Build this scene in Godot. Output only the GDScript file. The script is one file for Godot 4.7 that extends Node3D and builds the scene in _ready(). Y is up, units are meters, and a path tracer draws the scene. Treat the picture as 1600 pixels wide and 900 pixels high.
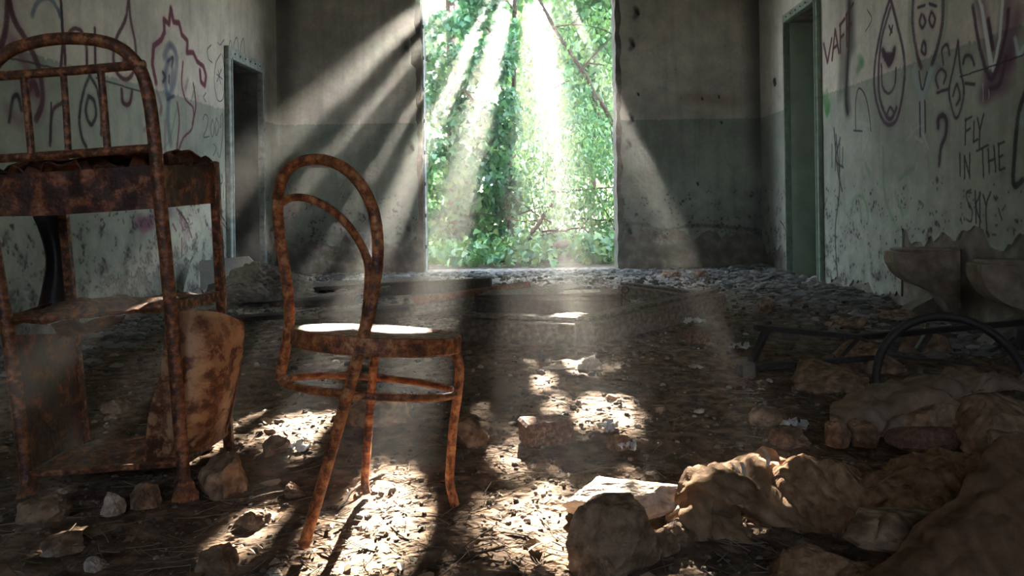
extends Node3D
# An abandoned hall: a doorway full of backlit foliage, a rusty chair and washstand, rubble.
const FOCAL := 1200.0
const VANISH := Vector2(835, 312)
const EYE := 0.75
const ROLL := -0.8                      # degrees
const SUN_UP := 20.5                    # degrees above the horizon
const FAR := -8.04                      # far wall, its face
const LEFT := -2.68
const RIGHT := 2.38
const REAR := 2.6
const CEILING := 4.2
const SKY := 9.0
const SUN := 37.0
const HAZE := 0.011
const EXPOSURE := 2.0
const LINE := 1.57                      # where the green dado ends
var sunward := Vector3.ZERO
var rng := RandomNumberGenerator.new()
var M := {}
var counts := {}
var holes := []
var ground_noise := FastNoiseLite.new()
var fine_noise := FastNoiseLite.new()

# ---------- helpers: picture to place ----------
func ray(px: float, py: float) -> Vector3:
	var d := Vector3((px - VANISH.x) / FOCAL, -(py - VANISH.y) / FOCAL, -1.0)
	return d.rotated(Vector3(0, 0, 1), deg_to_rad(ROLL))

func P(px: float, py: float, depth: float) -> Vector3:
	return Vector3(0, EYE, 0) + ray(px, py) * depth

func G(px: float, py: float, high := 0.0) -> Vector3:      # where that sight line meets the height
	var d := ray(px, py)
	return Vector3(0, EYE, 0) + d * ((high - EYE) / d.y)

func ground(x: float, z: float) -> float:
	if z > FAR:
		var k := clampf((z - FAR) / 0.5, 0, 1)
		var side := clampf((x - 1.25) / 1.1, 0.0, 1.0) * clampf((-z - 1.2) / 2.0, 0.0, 1.0)
		return k * (ground_noise.get_noise_2d(x * 100, z * 100) * 0.022 + fine_noise.get_noise_2d(x * 100, z * 100) * 0.007) + side * 0.05 * (0.6 + fine_noise.get_noise_2d(x * 40, z * 40))
	return clampf((FAR - z - 0.4) * 0.06, 0.0, 0.35) + ground_noise.get_noise_2d(x * 100, z * 100) * 0.05 * clampf((FAR - 0.4 - z) / 0.5, 0, 1)

func rnd(a: float, b: float) -> float:
	return rng.randf_range(a, b)

# ---------- helpers: naming ----------
func numbered(called: String) -> String:
	if counts.has(called):
		counts[called] += 1
		return "%s_%03d" % [called, counts[called]]
	counts[called] = 0
	return called

func tag(o: Node3D, label: String, category: String, group := "", kind := "") -> Node3D:
	if label: o.set_meta("label", label)
	if category: o.set_meta("category", category)
	if group: o.set_meta("group", group)
	if kind: o.set_meta("kind", kind)
	return o

func thing(called: String, label: String, category: String, at: Vector3, group := "") -> Node3D:
	var o := Node3D.new()
	o.name = numbered(called)
	add_child(o)
	o.position = at
	return tag(o, label, category, group)

func mesh_node(called: String, mesh: Mesh, mat: Material) -> MeshInstance3D:
	var o := MeshInstance3D.new()
	o.name = called
	o.mesh = mesh
	o.material_override = mat
	return o

func part(root: Node3D, called: String, st: SurfaceTool, mat: Material, kind := "") -> MeshInstance3D:
	# the shapes are drawn in world metres; the part undoes its root's place
	var o := mesh_node(called, st.commit(), mat)
	var t := Transform3D()
	var p: Node = root
	while p is Node3D and p != self:
		t = p.transform * t
		p = p.get_parent()
	o.transform = t.affine_inverse()
	root.add_child(o, true)
	if kind: o.set_meta("kind", kind)
	return o

func single(called: String, mesh: Mesh, mat: Material, xf: Transform3D, label: String, category: String, group := "", kind := "") -> MeshInstance3D:
	var o := mesh_node(numbered(called), mesh, mat)
	add_child(o)
	o.transform = xf
	tag(o, label, category, group, kind)
	return o

func struct(called: String, st: SurfaceTool, mat: Material, label: String) -> MeshInstance3D:
	var o := mesh_node(called, st.commit(), mat)
	add_child(o)
	tag(o, label, "", "", "structure")
	return o

# ---------- helpers: shapes ----------
func begin() -> SurfaceTool:
	var st := SurfaceTool.new()
	st.begin(Mesh.PRIMITIVE_TRIANGLES)
	return st

func tri(st: SurfaceTool, a: Vector3, b: Vector3, c: Vector3, na: Vector3, nb: Vector3, nc: Vector3, ua := Vector2.ZERO, ub := Vector2.ZERO, uc := Vector2.ZERO) -> void:
	if (b - a).cross(c - a).dot(na + nb + nc) > 0.0:
		st.set_normal(na); st.set_uv(ua); st.add_vertex(a)
		st.set_normal(nc); st.set_uv(uc); st.add_vertex(c)
		st.set_normal(nb); st.set_uv(ub); st.add_vertex(b)
	else:
		st.set_normal(na); st.set_uv(ua); st.add_vertex(a)
		st.set_normal(nb); st.set_uv(ub); st.add_vertex(b)
		st.set_normal(nc); st.set_uv(uc); st.add_vertex(c)

func flat(st: SurfaceTool, a: Vector3, b: Vector3, c: Vector3, out: Vector3) -> void:
	var n := (b - a).cross(c - a).normalized()
	if n.dot(out) < 0.0: n = -n
	tri(st, a, b, c, n, n, n, Vector2(a.x + a.z, a.y), Vector2(b.x + b.z, b.y), Vector2(c.x + c.z, c.y))

func quad(st: SurfaceTool, a: Vector3, b: Vector3, c: Vector3, d: Vector3, out: Vector3) -> void:
	flat(st, a, b, c, out)
	flat(st, a, c, d, out)

func box(st: SurfaceTool, xf: Transform3D, size: Vector3, bevel := 0.004, jag := 0.0) -> void:
	var h := size / 2.0
	var c := minf(bevel, minf(h.x, minf(h.y, h.z)) * 0.8)
	var p := {}
	for sx in [-1, 1]:
		for sy in [-1, 1]:
			for sz in [-1, 1]:
				var s := Vector3(sx, sy, sz)
				var j := Vector3(rnd(-jag, jag), rnd(-jag, jag), rnd(-jag, jag)) if jag > 0.0 else Vector3.ZERO
				for k in 3:
					var v := s * (h - Vector3(c, c, c))
					v[k] = s[k] * h[k]
					p[[sx, sy, sz, k]] = xf * (v + j)
	for k in 3:
		var u := (k + 1) % 3
		var w := (k + 2) % 3
		for s in [-1, 1]:
			var q := []
			for uv in [[-1, -1], [1, -1], [1, 1], [-1, 1]]:
				var key := [0, 0, 0, k]
				key[k] = s; key[u] = uv[0]; key[w] = uv[1]
				q.append(p[key])
			var n := Vector3.ZERO
			n[k] = s
			quad(st, q[0], q[1], q[2], q[3], xf.basis * n)
		for su in [-1, 1]:                       # edges along k
			for sw in [-1, 1]:
				var a := [0, 0, 0, u]
				a[u] = su; a[w] = sw; a[k] = -1
				var b := a.duplicate(); b[k] = 1
				var a2 := a.duplicate(); a2[3] = w
				var b2 := b.duplicate(); b2[3] = w
				var n := Vector3.ZERO
				n[u] = su; n[w] = sw
				quad(st, p[a], p[b], p[b2], p[a2], xf.basis * n)
	for sx in [-1, 1]:
		for sy in [-1, 1]:
			for sz in [-1, 1]:
				flat(st, p[[sx, sy, sz, 0]], p[[sx, sy, sz, 1]], p[[sx, sy, sz, 2]], xf.basis * Vector3(sx, sy, sz))

func along(a: Vector3, b: Vector3, up := Vector3.UP) -> Basis:    # z runs from a to b
	var z := (b - a).normalized()
	if absf(z.dot(up)) > 0.98: up = Vector3.RIGHT
	var x := up.cross(z).normalized()
	return Basis(x, z.cross(x), z)

func beam(st: SurfaceTool, a: Vector3, b: Vector3, wide: float, thick: float, bevel := 0.003, up := Vector3.UP) -> void:
	box(st, Transform3D(along(a, b, up), (a + b) / 2.0), Vector3(wide, thick, a.distance_to(b)), bevel)

func smooth(pts: Array, n: int, closed := false) -> Array:
	var out := []
	var c := pts.size()
	var last := c if closed else c - 1
	for i in last:
		var p0: Vector3 = pts[(i - 1 + c) % c] if closed or i > 0 else pts[0] * 2.0 - pts[1]
		var p1: Vector3 = pts[i]
		var p2: Vector3 = pts[(i + 1) % c]
		var p3: Vector3 = pts[(i + 2) % c] if closed or i + 2 < c else p2 * 2.0 - p1
		for k in n:
			out.append(p1.cubic_interpolate(p2, p0, p3, float(k) / n))
	if not closed: out.append(pts[c - 1])
	return out

func tube(st: SurfaceTool, pts: Array, r0: float, r1 := -1.0, sides := 10, closed := false, rough := 0.0) -> void:
	if r1 < 0.0: r1 = r0
	var n := pts.size()
	var frames := []
	var side := Vector3.ZERO
	for i in n:
		var t: Vector3
		if closed: t = pts[(i + 1) % n] - pts[(i - 1 + n) % n]
		else: t = pts[mini(i + 1, n - 1)] - pts[maxi(i - 1, 0)]
		t = t.normalized()
		if side == Vector3.ZERO: side = t.cross(Vector3.UP if absf(t.y) < 0.9 else Vector3.RIGHT).normalized()
		side = (side - t * side.dot(t)).normalized()
		frames.append([side, t.cross(side)])
	var rings := []
	for i in n:
		var ring := []
		var r := lerpf(r0, r1, float(i) / maxf(1, n - 1))
		for k in sides:
			var a := TAU * k / sides
			var d: Vector3 = frames[i][0] * cos(a) + frames[i][1] * sin(a)
			ring.append([pts[i] + d * (r * (1.0 + (rnd(-rough, rough) if rough > 0.0 else 0.0))), d])
		rings.append(ring)
	for i in (n if closed else n - 1):
		var A: Array = rings[i]
		var B: Array = rings[(i + 1) % n]
		for k in sides:
			var l := (k + 1) % sides
			tri(st, A[k][0], A[l][0], B[l][0], A[k][1], A[l][1], B[l][1])
			tri(st, A[k][0], B[l][0], B[k][0], A[k][1], B[l][1], B[k][1])
	if not closed:
		for e in [0, n - 1]:
			var out: Vector3 = pts[0] - pts[1] if e == 0 else pts[n - 1] - pts[n - 2]
			for k in sides:
				flat(st, pts[e], rings[e][k][0], rings[e][(k + 1) % sides][0], out)

func extrude(st: SurfaceTool, poly: PackedVector2Array, place: Callable, depth: float, uv: Callable) -> void:
	# place(p, k) gives the point of the outline at depth k (0 the face, 1 the back); uv(p) the texture's place
	if Geometry2D.is_polygon_clockwise(poly): poly.reverse()
	var ids := Geometry2D.triangulate_polygon(poly)
	var f0: Vector3 = place.call(Vector2.ZERO, 0.0)
	var back: Vector3 = place.call(Vector2.ZERO, depth) - f0
	for i in range(0, ids.size(), 3):
		var a := poly[ids[i]]
		var b := poly[ids[i + 1]]
		var c := poly[ids[i + 2]]
		var n := -back.normalized()
		tri(st, place.call(a, 0.0), place.call(b, 0.0), place.call(c, 0.0), n, n, n, uv.call(a), uv.call(b), uv.call(c))
		tri(st, place.call(a, depth), place.call(b, depth), place.call(c, depth), -n, -n, -n, uv.call(a), uv.call(b), uv.call(c))
	var m := poly.size()
	for i in m:
		var a := poly[i]
		var b := poly[(i + 1) % m]
		var o2 := Vector2(b.y - a.y, a.x - b.x)
		var out: Vector3 = place.call(o2, 0.0) - f0
		var n := out.normalized()
		tri(st, place.call(a, 0.0), place.call(b, 0.0), place.call(b, depth), n, n, n, uv.call(a), uv.call(b), uv.call(b))
		tri(st, place.call(a, 0.0), place.call(b, depth), place.call(a, depth), n, n, n, uv.call(a), uv.call(b), uv.call(a))

func sphere_points(level: int) -> Array:           # [points, faces] of a unit icosphere
	var t := (1.0 + sqrt(5.0)) / 2.0
	var v := [Vector3(-1, t, 0), Vector3(1, t, 0), Vector3(-1, -t, 0), Vector3(1, -t, 0), Vector3(0, -1, t), Vector3(0, 1, t), Vector3(0, -1, -t), Vector3(0, 1, -t), Vector3(t, 0, -1), Vector3(t, 0, 1), Vector3(-t, 0, -1), Vector3(-t, 0, 1)]
	for i in v.size(): v[i] = v[i].normalized()
	var f := [[0, 11, 5], [0, 5, 1], [0, 1, 7], [0, 7, 10], [0, 10, 11], [1, 5, 9], [5, 11, 4], [11, 10, 2], [10, 7, 6], [7, 1, 8], [3, 9, 4], [3, 4, 2], [3, 2, 6], [3, 6, 8], [3, 8, 9], [4, 9, 5], [2, 4, 11], [6, 2, 10], [8, 6, 7], [9, 8, 1]]
	for l in level:
		var seen := {}
		var g := []
		for q in f:
			var m := []
			for k in 3:
				var a: int = mini(q[k], q[(k + 1) % 3])
				var b: int = maxi(q[k], q[(k + 1) % 3])
				var key := a * 100000 + b
				if not seen.has(key):
					seen[key] = v.size()
					v.append(((v[a] + v[b]) / 2.0).normalized())
				m.append(seen[key])
			g.append([q[0], m[0], m[2]]); g.append([q[1], m[1], m[0]]); g.append([q[2], m[2], m[1]]); g.append([m[0], m[1], m[2]])
		f = g
	return [v, f]

var balls := {}
func rock(size: Vector3, sd: int, level := 3, cuts := 9, rough := 0.06, flat_base := 0.35, keep := 0.55, boxy := 0.25) -> ArrayMesh:
	# a ball cut by planes and roughened; its base is at y 0
	if not balls.has(level): balls[level] = sphere_points(level)
	var r := RandomNumberGenerator.new()
	r.seed = sd
	var nz := FastNoiseLite.new()
	nz.seed = sd
	nz.frequency = 1.1
	nz.fractal_octaves = 4
	var planes := []
	for i in cuts:
		planes.append([Vector3(r.randf_range(-1, 1), r.randf_range(-0.7, 1), r.randf_range(-1, 1)).normalized(), r.randf_range(keep, 0.87)])
	var v := []
	for p: Vector3 in balls[level][0]:
		var q := p / pow(maxf(absf(p.x), maxf(absf(p.y), absf(p.z))), boxy)
		for c in planes:
			var over: float = q.dot(c[0]) - c[1]
			if over > 0.0: q -= c[0] * over * 0.93
		q += p * nz.get_noise_3dv(q * 1.6) * rough * 2.5
		q += p * nz.get_noise_3dv(q * 7.0) * rough
		q.y = maxf(q.y, -flat_base)
		v.append(Vector3(q.x * size.x, (q.y + flat_base) * size.y / (0.8 + flat_base), q.z * size.z) * Vector3(0.6, 1.0, 0.6))
	var st := begin()
	for q in balls[level][1]:
		var c: Vector3 = (v[q[0]] + v[q[1]] + v[q[2]]) / 3.0
		flat(st, v[q[0]], v[q[1]], v[q[2]], c - Vector3(0, size.y * 0.4, 0))
	return st.commit()

func sheet(st: SurfaceTool, rows: Array, nu: int, nv: int, wrinkle := 0.01, thick := 0.004, sd := 1, freq := 12.0, torn := 0.0) -> void:
	# a cloth or sheet through a net of points, creased and given thickness
	var nz := FastNoiseLite.new()
	nz.seed = sd
	nz.frequency = 1.0
	nz.noise_type = FastNoiseLite.TYPE_SIMPLEX
	nz.fractal_octaves = 3
	nz.fractal_gain = 0.4
	var dense := []
	for row in rows: dense.append(smooth(row, nu))
	var w: int = dense[0].size()
	var cols := []
	for k in w:
		var line := []
		for row in dense: line.append(row[k])
		cols.append(smooth(line, nv))
	var h: int = cols[0].size()
	var nrm := []
	for i in w:
		var line := []
		for j in h:
			var du: Vector3 = cols[mini(i + 1, w - 1)][j] - cols[maxi(i - 1, 0)][j]
			var dv: Vector3 = cols[i][mini(j + 1, h - 1)] - cols[i][maxi(j - 1, 0)]
			line.append(du.cross(dv).normalized())
		nrm.append(line)
	var pos := []
	for i in w:
		var line := []
		for j in h:
			var p: Vector3 = cols[i][j]
			line.append(p + nrm[i][j] * (asin(sin(nz.get_noise_3dv(p * Vector3(freq, freq * 0.6, freq * 0.5)) * 5.0)) * 0.5 + nz.get_noise_3dv(p * 30.0) * 0.12) * wrinkle)
		pos.append(line)
	for i in w:
		for j in h:
			var du: Vector3 = pos[mini(i + 1, w - 1)][j] - pos[maxi(i - 1, 0)][j]
			var dv: Vector3 = pos[i][mini(j + 1, h - 1)] - pos[i][maxi(j - 1, 0)]
			nrm[i][j] = du.cross(dv).normalized()
	for i in w - 1:
		for j in h - 1:
			if torn > 0.0 and (i == 0 or j == 0 or i == w - 2 or j == h - 2) and nz.get_noise_3dv(cols[i][j] * 40.0) > 1.0 - torn * 2.0: continue
			for s in [1.0, -1.0]:
				var o := thick * 0.5 * float(s)
				var q := []
				var m := []
				var u := []
				for ij in [[i, j], [i + 1, j], [i + 1, j + 1], [i, j + 1]]:
					var n: Vector3 = nrm[ij[0]][ij[1]]
					q.append(pos[ij[0]][ij[1]] + n * o); m.append(n * s); u.append(Vector2(float(ij[0]) / w, float(ij[1]) / h))
				tri(st, q[0], q[1], q[2], m[0], m[1], m[2], u[0], u[1], u[2])
				tri(st, q[0], q[2], q[3], m[0], m[2], m[3], u[0], u[2], u[3])
	for i in w - 1:
		for j in [0, h - 1]:
			var n0: Vector3 = nrm[i][j] * thick * 0.5
			var n1: Vector3 = nrm[i + 1][j] * thick * 0.5
			quad(st, pos[i][j] + n0, pos[i + 1][j] + n1, pos[i + 1][j] - n1, pos[i][j] - n0, pos[i][j] - pos[i][1 if j == 0 else h - 2])
	for j in h - 1:
		for i in [0, w - 1]:
			var n0: Vector3 = nrm[i][j] * thick * 0.5
			var n1: Vector3 = nrm[i][j + 1] * thick * 0.5
			quad(st, pos[i][j] + n0, pos[i][j + 1] + n1, pos[i][j + 1] - n1, pos[i][j] - n0, pos[i][j] - pos[1 if i == 0 else w - 2][j])

# ---------- helpers: materials ----------
func rgb(r: float, g: float, b: float) -> Color:
	return Color(r / 255.0, g / 255.0, b / 255.0)

func noise_tex(sd: int, freq: float, octaves := 5, ramp: Array = [], kind := FastNoiseLite.TYPE_SIMPLEX_SMOOTH, size := 512) -> NoiseTexture2D:
	var n := FastNoiseLite.new()
	n.seed = sd
	n.noise_type = kind
	n.frequency = freq
	n.fractal_octaves = octaves
	n.fractal_gain = 0.72 if sd > 10 and sd < 18 else 0.55
	if kind == FastNoiseLite.TYPE_CELLULAR:
		n.cellular_return_type = FastNoiseLite.RETURN_DISTANCE
	var t := NoiseTexture2D.new()
	t.width = size
	t.height = size
	t.seamless = true
	t.noise = n
	if ramp.size():
		var g := Gradient.new()
		var c := PackedColorArray()
		var o := PackedFloat32Array()
		for r in ramp:
			o.append(r[0]); c.append(r[1])
		g.offsets = o
		g.colors = c
		t.color_ramp = g
	return t

var bumps := {}
func surface(called: String, ramp: Array, freq: float, rough: float, scale: float, bump := "fine", bump_cm := 0.4, sd := 1, metal := 0.0, spec := 0.4, in_world := false) -> StandardMaterial3D:
	var m := StandardMaterial3D.new()
	m.resource_name = called
	m.albedo_texture = noise_tex(sd, freq, 6, ramp)
	m.roughness = rough
	m.metallic = metal
	m.metallic_specular = spec
	m.uv1_triplanar = true
	m.uv1_world_triplanar = in_world
	m.uv1_scale = Vector3.ONE * scale
	if bump:
		m.heightmap_enabled = true
		m.heightmap_texture = bumps[bump]
		m.heightmap_scale = bump_cm
	M[called] = m
	return m

func make_materials() -> void:
	bumps["fine"] = noise_tex(5, 0.03, 6)
	bumps["coarse"] = noise_tex(6, 0.012, 6)
	bumps["grain"] = noise_tex(7, 0.09, 4)
	surface("rust", [[0.0, rgb(44, 22, 14)], [0.34, rgb(70, 34, 18)], [0.45, rgb(128, 66, 32)], [0.56, rgb(168, 96, 50)], [0.68, rgb(192, 130, 80)], [1.0, rgb(212, 170, 122)]], 0.01, 0.58, 5.0, "fine", 0.15, 11, 0.0, 0.5)
	surface("rust_dark", [[0.0, rgb(30, 18, 14)], [0.42, rgb(56, 30, 20)], [0.55, rgb(100, 54, 30)], [0.68, rgb(142, 88, 52)], [1.0, rgb(176, 128, 88)]], 0.008, 0.62, 2.8, "fine", 0.15, 13, 0.0, 0.5)
	surface("rust_brown", [[0.0, rgb(36, 20, 14)], [0.38, rgb(58, 30, 18)], [0.5, rgb(104, 56, 30)], [0.6, rgb(140, 84, 46)], [0.74, rgb(168, 112, 70)], [1.0, rgb(190, 146, 104)]], 0.01, 0.55, 5.0, "fine", 0.15, 12, 0.0, 0.55)
	surface("rust_cream", [[0.0, rgb(52, 28, 18)], [0.36, rgb(84, 44, 26)], [0.46, rgb(130, 82, 50)], [0.54, rgb(172, 132, 94)], [1.0, rgb(196, 160, 120)]], 0.007, 0.6, 2.6, "fine", 0.12, 17, 0.0, 0.5)
	surface("iron", [[0.0, rgb(22, 21, 20)], [0.5, rgb(40, 36, 33)], [0.75, rgb(64, 50, 42)], [1.0, rgb(84, 62, 48)]], 0.02, 0.6, 3.0, "fine", 0.12, 19, 0.0, 0.5)
	surface("dirt", [[0.0, rgb(86, 80, 74)], [0.4, rgb(134, 126, 117)], [0.6, rgb(164, 155, 144)], [0.8, rgb(186, 177, 166)], [1.0, rgb(208, 200, 190)]], 0.02, 0.95, 1.1, "coarse", 2.2, 23, 0.0, 0.2)
	surface("mound", [[0.0, rgb(84, 62, 46)], [0.45, rgb(132, 100, 74)], [0.65, rgb(160, 124, 92)], [1.0, rgb(190, 156, 120)]], 0.025, 0.95, 2.5, "coarse", 1.2, 29, 0.0, 0.2)
	surface("stone", [[0.0, rgb(70, 54, 42)], [0.4, rgb(120, 96, 76)], [0.65, rgb(156, 128, 102)], [1.0, rgb(196, 170, 142)]], 0.012, 0.9, 3.0, "coarse", 0.5, 31, 0.0, 0.25)
	surface("stone_pale", [[0.0, rgb(120, 106, 92)], [0.5, rgb(176, 162, 146)], [1.0, rgb(222, 212, 198)]], 0.014, 0.9, 3.0, "fine", 0.4, 37, 0.0, 0.25)
	surface("brick", [[0.0, rgb(66, 48, 40)], [0.5, rgb(108, 78, 64)], [0.8, rgb(138, 104, 86)], [1.0, rgb(176, 148, 128)]], 0.03, 0.9, 3.0, "fine", 0.4, 41, 0.0, 0.25)
	surface("wood_grey", [[0.0, rgb(58, 50, 43)], [0.5, rgb(104, 92, 80)], [1.0, rgb(150, 138, 124)]], 0.02, 0.85, 2.5, "fine", 0.25, 43, 0.0, 0.25)
	surface("wood_dark", [[0.0, rgb(34, 28, 24)], [0.5, rgb(62, 52, 44)], [1.0, rgb(96, 82, 70)]], 0.02, 0.75, 2.5, "fine", 0.25, 47, 0.0, 0.35)
	surface("wood_brown", [[0.0, rgb(66, 42, 28)], [0.5, rgb(112, 74, 48)], [1.0, rgb(158, 112, 78)]], 0.02, 0.75, 3.0, "fine", 0.25, 53, 0.0, 0.35)
	surface("cloth", [[0.0, rgb(92, 70, 52)], [0.5, rgb(134, 106, 80)], [1.0, rgb(172, 142, 112)]], 0.012, 0.9, 2.5, "grain", 0.12, 59, 0.0, 0.2)
	surface("burlap", [[0.0, rgb(66, 48, 36)], [0.45, rgb(104, 78, 58)], [0.75, rgb(126, 98, 74)], [1.0, rgb(150, 120, 92)]], 0.016, 0.95, 3.0, "", 0.0, 60, 0.0, 0.2)
	var weave := Image.create(64, 64, false, Image.FORMAT_L8)
	for y in 64:
		for x in 64:
			var over := ((x / 8) + (y / 8)) % 2 == 0
			var v := sin(PI * (x % 8 + 0.5) / 8.0) if over else sin(PI * (y % 8 + 0.5) / 8.0)
			weave.set_pixel(x, y, Color(v, v, v))
	M.burlap.heightmap_enabled = true
	M.burlap.heightmap_texture = ImageTexture.create_from_image(weave)
	M.burlap.heightmap_scale = 0.35
	surface("tarp", [[0.0, rgb(92, 76, 62)], [0.5, rgb(132, 112, 94)], [1.0, rgb(168, 146, 124)]], 0.012, 0.85, 2.0, "fine", 0.2, 61, 0.0, 0.3)
	surface("concrete", [[0.0, rgb(104, 92, 80)], [0.5, rgb(144, 130, 114)], [1.0, rgb(176, 160, 142)]], 0.01, 0.92, 1.6, "fine", 0.35, 67, 0.0, 0.25)
	surface("render", [[0.0, rgb(96, 90, 80)], [0.45, rgb(118, 111, 100)], [0.7, rgb(136, 129, 117)], [1.0, rgb(168, 161, 149)]], 0.012, 0.95, 0.9, "coarse", 1.2, 71, 0.0, 0.2, true)
	surface("frame_paint", [[0.0, rgb(104, 110, 102)], [0.4, rgb(146, 156, 146)], [0.75, rgb(172, 182, 174)], [1.0, rgb(196, 204, 198)]], 0.012, 0.55, 1.5, "fine", 0.1, 73, 0.0, 0.4)
	surface("frame_green", [[0.0, rgb(84, 96, 84)], [0.4, rgb(118, 134, 116)], [1.0, rgb(146, 160, 142)]], 0.012, 0.6, 1.5, "fine", 0.1, 79, 0.0, 0.4)
	surface("side_paint", [[0.0, rgb(140, 156, 138)], [0.5, rgb(164, 180, 160)], [1.0, rgb(182, 194, 176)]], 0.008, 0.85, 0.6, "fine", 0.3, 83, 0.0, 0.3, true)
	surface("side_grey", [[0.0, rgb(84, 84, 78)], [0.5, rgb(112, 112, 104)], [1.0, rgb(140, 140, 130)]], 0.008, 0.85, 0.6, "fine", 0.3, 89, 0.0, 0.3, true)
	surface("ceiling_paint", [[0.0, rgb(150, 146, 134)], [0.5, rgb(178, 174, 162)], [1.0, rgb(196, 192, 182)]], 0.008, 0.9, 0.5, "fine", 0.3, 97, 0.0, 0.3, true)
	surface("bark", [[0.0, rgb(48, 40, 32)], [0.5, rgb(88, 74, 60)], [1.0, rgb(130, 114, 94)]], 0.03, 0.9, 3.0, "fine", 0.6, 101, 0.0, 0.25)
	surface("soil", [[0.0, rgb(52, 46, 36)], [0.5, rgb(88, 80, 62)], [1.0, rgb(120, 112, 88)]], 0.02, 0.95, 0.8, "coarse", 1.5, 103, 0.0, 0.2, true)
	surface("paper", [[0.0, rgb(176, 176, 174)], [1.0, rgb(226, 226, 224)]], 0.02, 0.7, 4.0, "", 0.0, 107, 0.0, 0.4)
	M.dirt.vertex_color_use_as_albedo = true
	var w := StandardMaterial3D.new()
	w.resource_name = "web"
	w.albedo_color = rgb(200, 195, 185)
	w.roughness = 0.4
	M["web"] = w
	for d in [["leaf", 0.36, 0.55], ["dry_leaf", 0.6, 0.35]]:
		var l := StandardMaterial3D.new()
		l.resource_name = d[0]
		l.vertex_color_use_as_albedo = true
		l.roughness = d[1]
		l.metallic_specular = 0.5
		l.backlight_enabled = true
		l.backlight = Color(d[2], d[2], d[2]).linear_to_srgb()
		M[d[0]] = l
	var gm := StandardMaterial3D.new()
	gm.resource_name = "crumb"
	gm.vertex_color_use_as_albedo = true
	gm.roughness = 0.95
	gm.metallic_specular = 0.2
	M["crumb"] = gm

# ---------- painted walls ----------
func wall_paint(long: float, high: float, sd: int, cream: Color, green: Color, grime: float, peel_low: float) -> Array:
	# [colour, height] of a plastered wall: cream above, green below, stained and peeling; top row first
	var k := 100.0
	var w := int(long * k)
	var h := int(high * k)
	var a := FastNoiseLite.new(); a.seed = sd; a.frequency = 0.9; a.fractal_octaves = 3
	var b := FastNoiseLite.new(); b.seed = sd + 1; b.frequency = 5.0; b.fractal_octaves = 4
	var c := FastNoiseLite.new(); c.seed = sd + 2; c.frequency = 22.0; c.fractal_octaves = 3
	var data := PackedByteArray(); data.resize(w * h * 3)
	var high_map := PackedByteArray(); high_map.resize(w * h)
	var bare := rgb(176, 172, 160)
	var at := 0
	for j in h:
		var y := high - (j + 0.5) / k
		for i in w:
			var x := (i + 0.5) / k
			var n1 := a.get_noise_2d(x, y)
			var n2 := b.get_noise_2d(x, y)
			var n3 := c.get_noise_2d(x, y)
			var q := cream if y > LINE + n3 * 0.012 else green
			if y < LINE and absf(y - 1.08 - n2 * 0.01) < 0.012 and n1 > 0.05: q = q.lerp(bare, 0.35)
			var streak := b.get_noise_2d(x * 1.6 + 40.0, y * 0.12)
			var f := 1.0 - grime * (0.45 * clampf(n1 + 0.35, 0, 1) + 0.3 * clampf(streak, 0, 1) + 0.22 * (n2 + 0.3) + 0.12 * n3)
			var low := clampf(1.0 - y / 1.1, 0, 1)
			var d := 0.0
			var peel := n2 * 0.62 + n3 * 0.3 + low * peel_low - 0.5
			if peel > 0.0:
				q = q.lerp(bare, clampf(peel * 14.0, 0, 0.85)); d = 1.0
				f *= 0.86 + 0.3 * n3
			if low > 0.25 and n3 + n2 * 0.8 > 0.66 - low * 0.15: q = q.lerp(rgb(58, 56, 50), 0.7)
			f *= 1.0 - low * grime * 0.5 * (0.6 + n2)
			data[at * 3] = int(clampf(q.r * f, 0, 1) * 255)
			data[at * 3 + 1] = int(clampf(q.g * f, 0, 1) * 255)
			data[at * 3 + 2] = int(clampf(q.b * f, 0, 1) * 255)
			high_map[at] = int(clampf(0.72 + n3 * 0.16 + n2 * 0.1 - d * 0.5, 0, 1) * 255)
			at += 1
	var im := Image.create_from_data(w, h, false, Image.FORMAT_RGB8, data)
	im.resize(int(long * 270), int(high * 270), Image.INTERPOLATE_CUBIC)
	im.convert(Image.FORMAT_RGBA8)
	return [im, Image.create_from_data(w, h, false, Image.FORMAT_L8, high_map)]

var brushes := {}
func brush(r: int, c: Color, hard: float) -> Image:
	var key := [r, c, hard]
	if not brushes.has(key):
		var im := Image.create(2 * r + 1, 2 * r + 1, false, Image.FORMAT_RGBA8)
		for y in 2 * r + 1:
			for x in 2 * r + 1:
				var d := Vector2(x - r, y - r).length() / (r + 0.5)
				im.set_pixel(x, y, Color(c.r, c.g, c.b, c.a * (1.0 - smoothstep(hard, 1.0, d))))
		brushes[key] = im
	return brushes[key]

func spray(im: Image, pts: Array, wide: float, c: Color, hard := 0.45, curved := true) -> void:
	# a spray-painted line through points in metres from the texture's top left corner
	var r := maxi(1, int(wide * 175.0))
	var b := brush(r, c, hard)
	var line := smooth(pts.map(func(p): return Vector3(p.x, p.y, 0)), 8) if curved and pts.size() > 2 else pts.map(func(p): return Vector3(p.x, p.y, 0))
	for i in line.size() - 1:
		var p: Vector3 = line[i] * 270.0
		var q: Vector3 = line[i + 1] * 270.0
		var n := maxi(1, int(p.distance_to(q) / maxf(1.0, r * 0.6)))
		for k in n:
			var v := p.lerp(q, float(k) / n)
			im.blend_rect(b, Rect2i(0, 0, 2 * r + 1, 2 * r + 1), Vector2i(int(v.x) - r, int(v.y) - r))

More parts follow.
